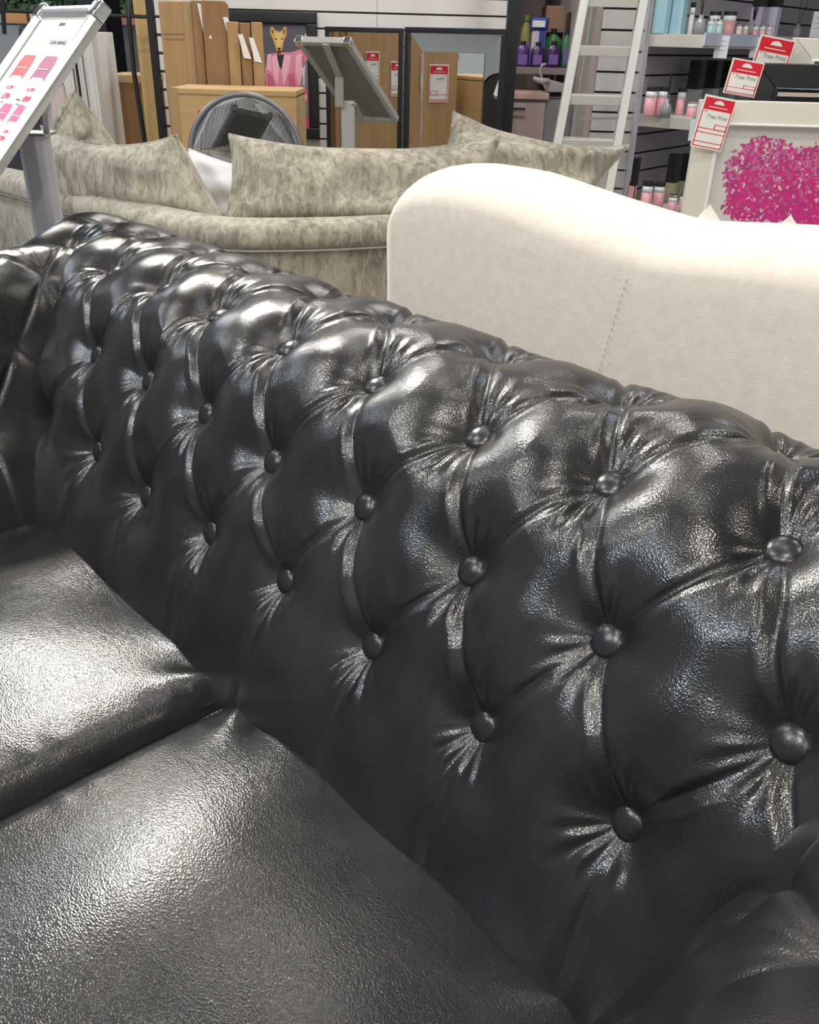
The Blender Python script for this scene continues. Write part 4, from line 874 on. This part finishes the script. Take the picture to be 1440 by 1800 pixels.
diffuser(1313, 66, .13, zs1, 'reed diffuser with tall fan of black sticks on the upper shelf', .28, .045, 8)
box_item(1328, 1348, -50, 52, .07, LIL, BLACK, zs1, 'tall lilac box with black lid behind the pink candles', g1, .48)
box_item(1353, 1374, -50, 60, .09, mat('pale lilac', (.68, .66, .80), .35), BLACK, zs1, 'pale lilac box with black lid beside the first', g1, .48)
diffuser(1392, 58, .12, zs1, 'reed diffuser with two black sticks at the end of the upper shelf', .24, .03, 2)
for k, u in enumerate((1135, 1156)): jar(u, u + 20, 152, 188, .06 + .03 * k, PK, zs2, ['pink candle jar with black lid nearest the ladder rail', 'pink candle jar with black lid beside the reed sticks'][k], g2)
diffuser(1184, 196, .18, zs2, 'reed diffuser with two thin sticks on the middle shelf', .18, .014, 3)
jar(1190, 1205, 154, 198, .12, PK, zs2, 'rounded pink glass bottle on the middle shelf', g2)
for k, u in enumerate((1208, 1229)): jar(u, u + 18, 178, 204, .20, PK, zs2, ['small pink candle with silver lid, left of the lowest red tag', 'small pink candle mostly hidden by the lowest red tag'][k], g2, CHROME)
for k, (u0, u1) in enumerate(((1212, 1234), (1239, 1262), (1267, 1290))): box_item(u0, u1, 106, 190, .07, GRN, BLACK, zs2, ['grey green box with black lid on the middle shelf, nearest the ladder', 'grey green box with black lid, middle of three', 'grey green box with black lid, behind the middle red tag'][k], g2, .45)
box_item(1110, 1121, 276, 350, .03, PK, BLACK, zs3, 'slim pink box with black lid beside the ladder foot rail', g3, .45)
for k, (u, w_) in enumerate(((1128, 318), (1149, 320))): jar(u, u + 19, w_, 362, .10, PK, zs3, ['pink candle jar with black lid low on the last shelf', 'pink candle jar with black lid low beside the olive box'][k], g3)
diffuser(1148, 352, .19, zs3, 'reed diffuser with long sticks on the lowest shelf', .20, .02, 2)
for k, (u0, u1) in enumerate(((1174, 1192), (1196, 1213))): box_item(u0, u1, 270, 350, .07, OLV, BLACK, zs3, ['olive box with black lid on the lowest shelf', 'olive box with black lid next to the white picture frame'][k], g3, .42)
for k, u in enumerate((1174, 1194)): jar(u, u + 16, 342, 372, .19, PK, zs3, ['small pink candle in front of the olive boxes', 'small pink candle against the white picture frame'][k], g3, CHROME)
for k, (u, w0, w1) in enumerate(((1256, 66, 106), (1318, 72, 108), (1212, 212, 250), (1427, 20, 66))):
    d = dsh(u + 12, .272); o = fbox('shelf_label', u, w0, u + 24, w1, d, .001, mat('label white', (.80, .80, .86), .6)); X_, T_, Z_ = o['size']; mb = MB()
    for j in range(3): mb.box(-X_ * .25, X_ * .25, -.0012, 0, Z_ * (.35 + .2 * j), Z_ * (.37 + .2 * j))
    mb.build('printed_lines', GREYINK, o); tag(o, ['white shelf label hanging under the aqua candles', 'white shelf label half behind the topmost red tag', 'white shelf label hanging from the middle shelf', 'white card at the end of the upper shelf'][k], 'label')
    if k < 3: o.location.z += (zs1 if k < 2 else zs2) - (o.location.z + Z_)

# ------------------------------------------------------------------ framed pictures standing one behind the other, with red tags
IVORY = mat('ivory frame', (.70, .66, .57), .4); IVORY2 = mat('ivory mount', (.68, .66, .62), .5)
def frame_pic(u0, w0, d, W_, label, fm, fw_=.055, mount=IVORY2):
    p = at(u0, w0, d); root = empty('framed_picture', (p.x + W_ / 2, d, 0), 0, label, 'picture'); H_ = p.z; hw = W_ / 2; z0 = max(H_ - .95, 0)
    def prism(a_, b_, c_, e_):   # mitred rails: outer pts a,b inner c,e
        mb = MB(); mb.add([(a_[0], .02, a_[1]), (b_[0], .02, b_[1]), (e_[0], .02, e_[1]), (c_[0], .02, c_[1]), (a_[0], -.006, a_[1]), (b_[0], -.006, b_[1]), (e_[0], -.018, e_[1]), (c_[0], -.018, c_[1])], [(0, 1, 2, 3), (7, 6, 5, 4), (0, 4, 5, 1), (1, 5, 6, 2), (2, 6, 7, 3), (3, 7, 4, 0)]); mb.build('frame', fm, root, bevel=.003)
        return
    O = [(-hw, z0), (hw, z0), (hw, H_), (-hw, H_)]; I_ = [(-hw + fw_, z0 + fw_), (hw - fw_, z0 + fw_), (hw - fw_, H_ - fw_), (-hw + fw_, H_ - fw_)]
    for k in range(4): prism(O[k], O[(k + 1) % 4], I_[k], I_[(k + 1) % 4])
    MB().tube([(x_, -.019, z_) for x_, z_ in I_], .0065, 8, closed=True).build('inner_lip', WHITE_SH if fm is IVORY else fm, root)
    MB().box(-hw + .02, hw - .02, 0, .015, z0 + .02, H_ - .02).build('mount', mount, root)
    if z0 > 0: MB().box(-hw + .05, hw - .05, .0, .02, 0, z0).build('easel_foot', BLACK, root)
    return root, H_
def pink_tree(root, H_, d):
    mb = MB(); rg = random.Random(11); M_ = [mat('tree print ' + n_, c_, .5) for n_, c_ in (('magenta', (.62, .035, .26)), ('plum', (.40, .05, .20)), ('orchid', (.58, .16, .36)), ('blush', (.85, .50, .55)), ('crimson', (.70, .02, .22)))]
    org = root.location; Q = lambda u, w: (at(u, w, d).x - org.x, at(u, w, d).z)
    blobs = [(1345, 275, 52, 32), (1320, 300, 45, 32), (1345, 330, 70, 35), (1300, 338, 26, 22), (1395, 300, 40, 40), (1430, 285, 40, 24), (1440, 330, 60, 45), (1320, 365, 45, 24), (1380, 370, 90, 34), (1480, 300, 60, 60), (1470, 380, 80, 50), (1400, 350, 50, 40)]
    for pts, m_ in (([(1352, 470), (1364, 470), (1372, 300), (1364, 300)], 1), ([(1362, 350), (1367, 352), (1410, 300), (1406, 297)], 1), ([(1360, 350), (1364, 345), (1325, 300), (1322, 304)], 1)): mb.add([(Q(*p)[0], -.0008, Q(*p)[1]) for p in pts], [(0, 1, 2, 3)], M_[m_])
    area = [b_[2] * b_[3] for b_ in blobs]
    for k in range(5200):
        b_ = rg.choices(blobs, area)[0]; r_ = math.sqrt(rg.random()) * (1.0 + .14 * rg.random() ** 3); th = rg.uniform(0, 6.28); u = b_[0] + b_[2] * r_ * math.cos(th); w = b_[1] + b_[3] * r_ * math.sin(th)
        x_, z_ = Q(u, w); s_ = rg.uniform(.004, .010); a_ = rg.uniform(0, 6.28); cc, ss = math.cos(a_) * s_, math.sin(a_) * s_
        # colour by region: orchid towards the upper edge, crimson in the heart
        t_ = (w - 245) / 130; m_ = rg.choices(M_, [2, 1.2 , 2.6 * (1 - t_) + .3, .5 , .4 + 2.4 * t_])[0]
        y_ = -.001 - .0004 * rg.random() - k * 2e-8
        mb.add([(x_ - cc, y_, z_ - ss), (x_ + ss * .5, y_, z_ - cc * .5), (x_ + cc, y_, z_ + ss), (x_ - ss * .5, y_, z_ + cc * .5)], [(0, 1, 2, 3)], m_)
    mb.build('tree_print', None, root)
r1, H1 = frame_pic(1232, 175, 2.50, .66, 'ivory framed print of a bright pink tree', IVORY)
pink_tree(r1, H1, 2.5)
r2, H2 = frame_pic(1330, 110, 2.62, .62, 'black framed picture with pale inner edge standing behind the pink tree print', BLACK, .06, mat('charcoal print', (.04, .04, .05), .3))
MB().box(-.25, .25, -.021, -.012, H2 - .078, H2 - .068).build('pale_fillet', mat('fillet', (.60, .52, .45), .4), r2)
r3, H3 = frame_pic(1398, 66, 2.74, .60, 'ivory framed picture at the back of the stack, top edge highest', IVORY)
def tagpx(a_, b_, c_, d, label, words_, lines, extra=True): return price_tag('price_tag', at(*a_, d), at(*b_, d), at(*c_, d), label, lines, words_, extra)
tagpx((1338, 60), (1400, 72), (1322, 128), 2.70, 'red and white price tag hanging on the highest ivory frame', 'Tree Print', 2, False)
tagpx((1289, 101), (1345, 111), (1273, 163), 2.585, 'red and white price tag hanging on the black frame', 'Tree Print', 2)
tagpx((1241, 165), (1296, 176), (1217, 257), 2.465, 'longest red and white price tag, on the pink tree picture frame', 'Tree Print', 3)
# white pillow between the two big ones
pillow('pillow', [at(332, 262, 3.0), at(432, 296, 2.9), at(440, 400, 2.85), at(330, 380, 2.95)], .06, mat('white ticking', (.70, .68, .68), .8), 'plain white pillow showing between the two large taupe pillows', seed=8, pinch=.04)
# tags on the cartons that only the mirrors show
_x = at(464, 100, 3.9).x; _a = math.atan2(-_x, 3.9); _d = Vector((-math.sin(_a), math.cos(_a), 0)); _c = Vector((_x, 3.9, 0)) + Vector((math.cos(_a), math.sin(_a), 0)) * .004
for (k_, z_, w_, h_, lb) in ((.06, .97, .12, .19, 'red and white price tag on the carton side, seen in the silver bordered mirror'), (.28, 1.02, .12, .16, 'red and white price tag seen higher in the mirror')):
    p_ = _c + _d * k_ + Vector((0, 0, z_)); price_tag('price_tag', p_, p_ + _d * w_, p_ - Vector((0, 0, h_)), lb, 2, 'Mirror')
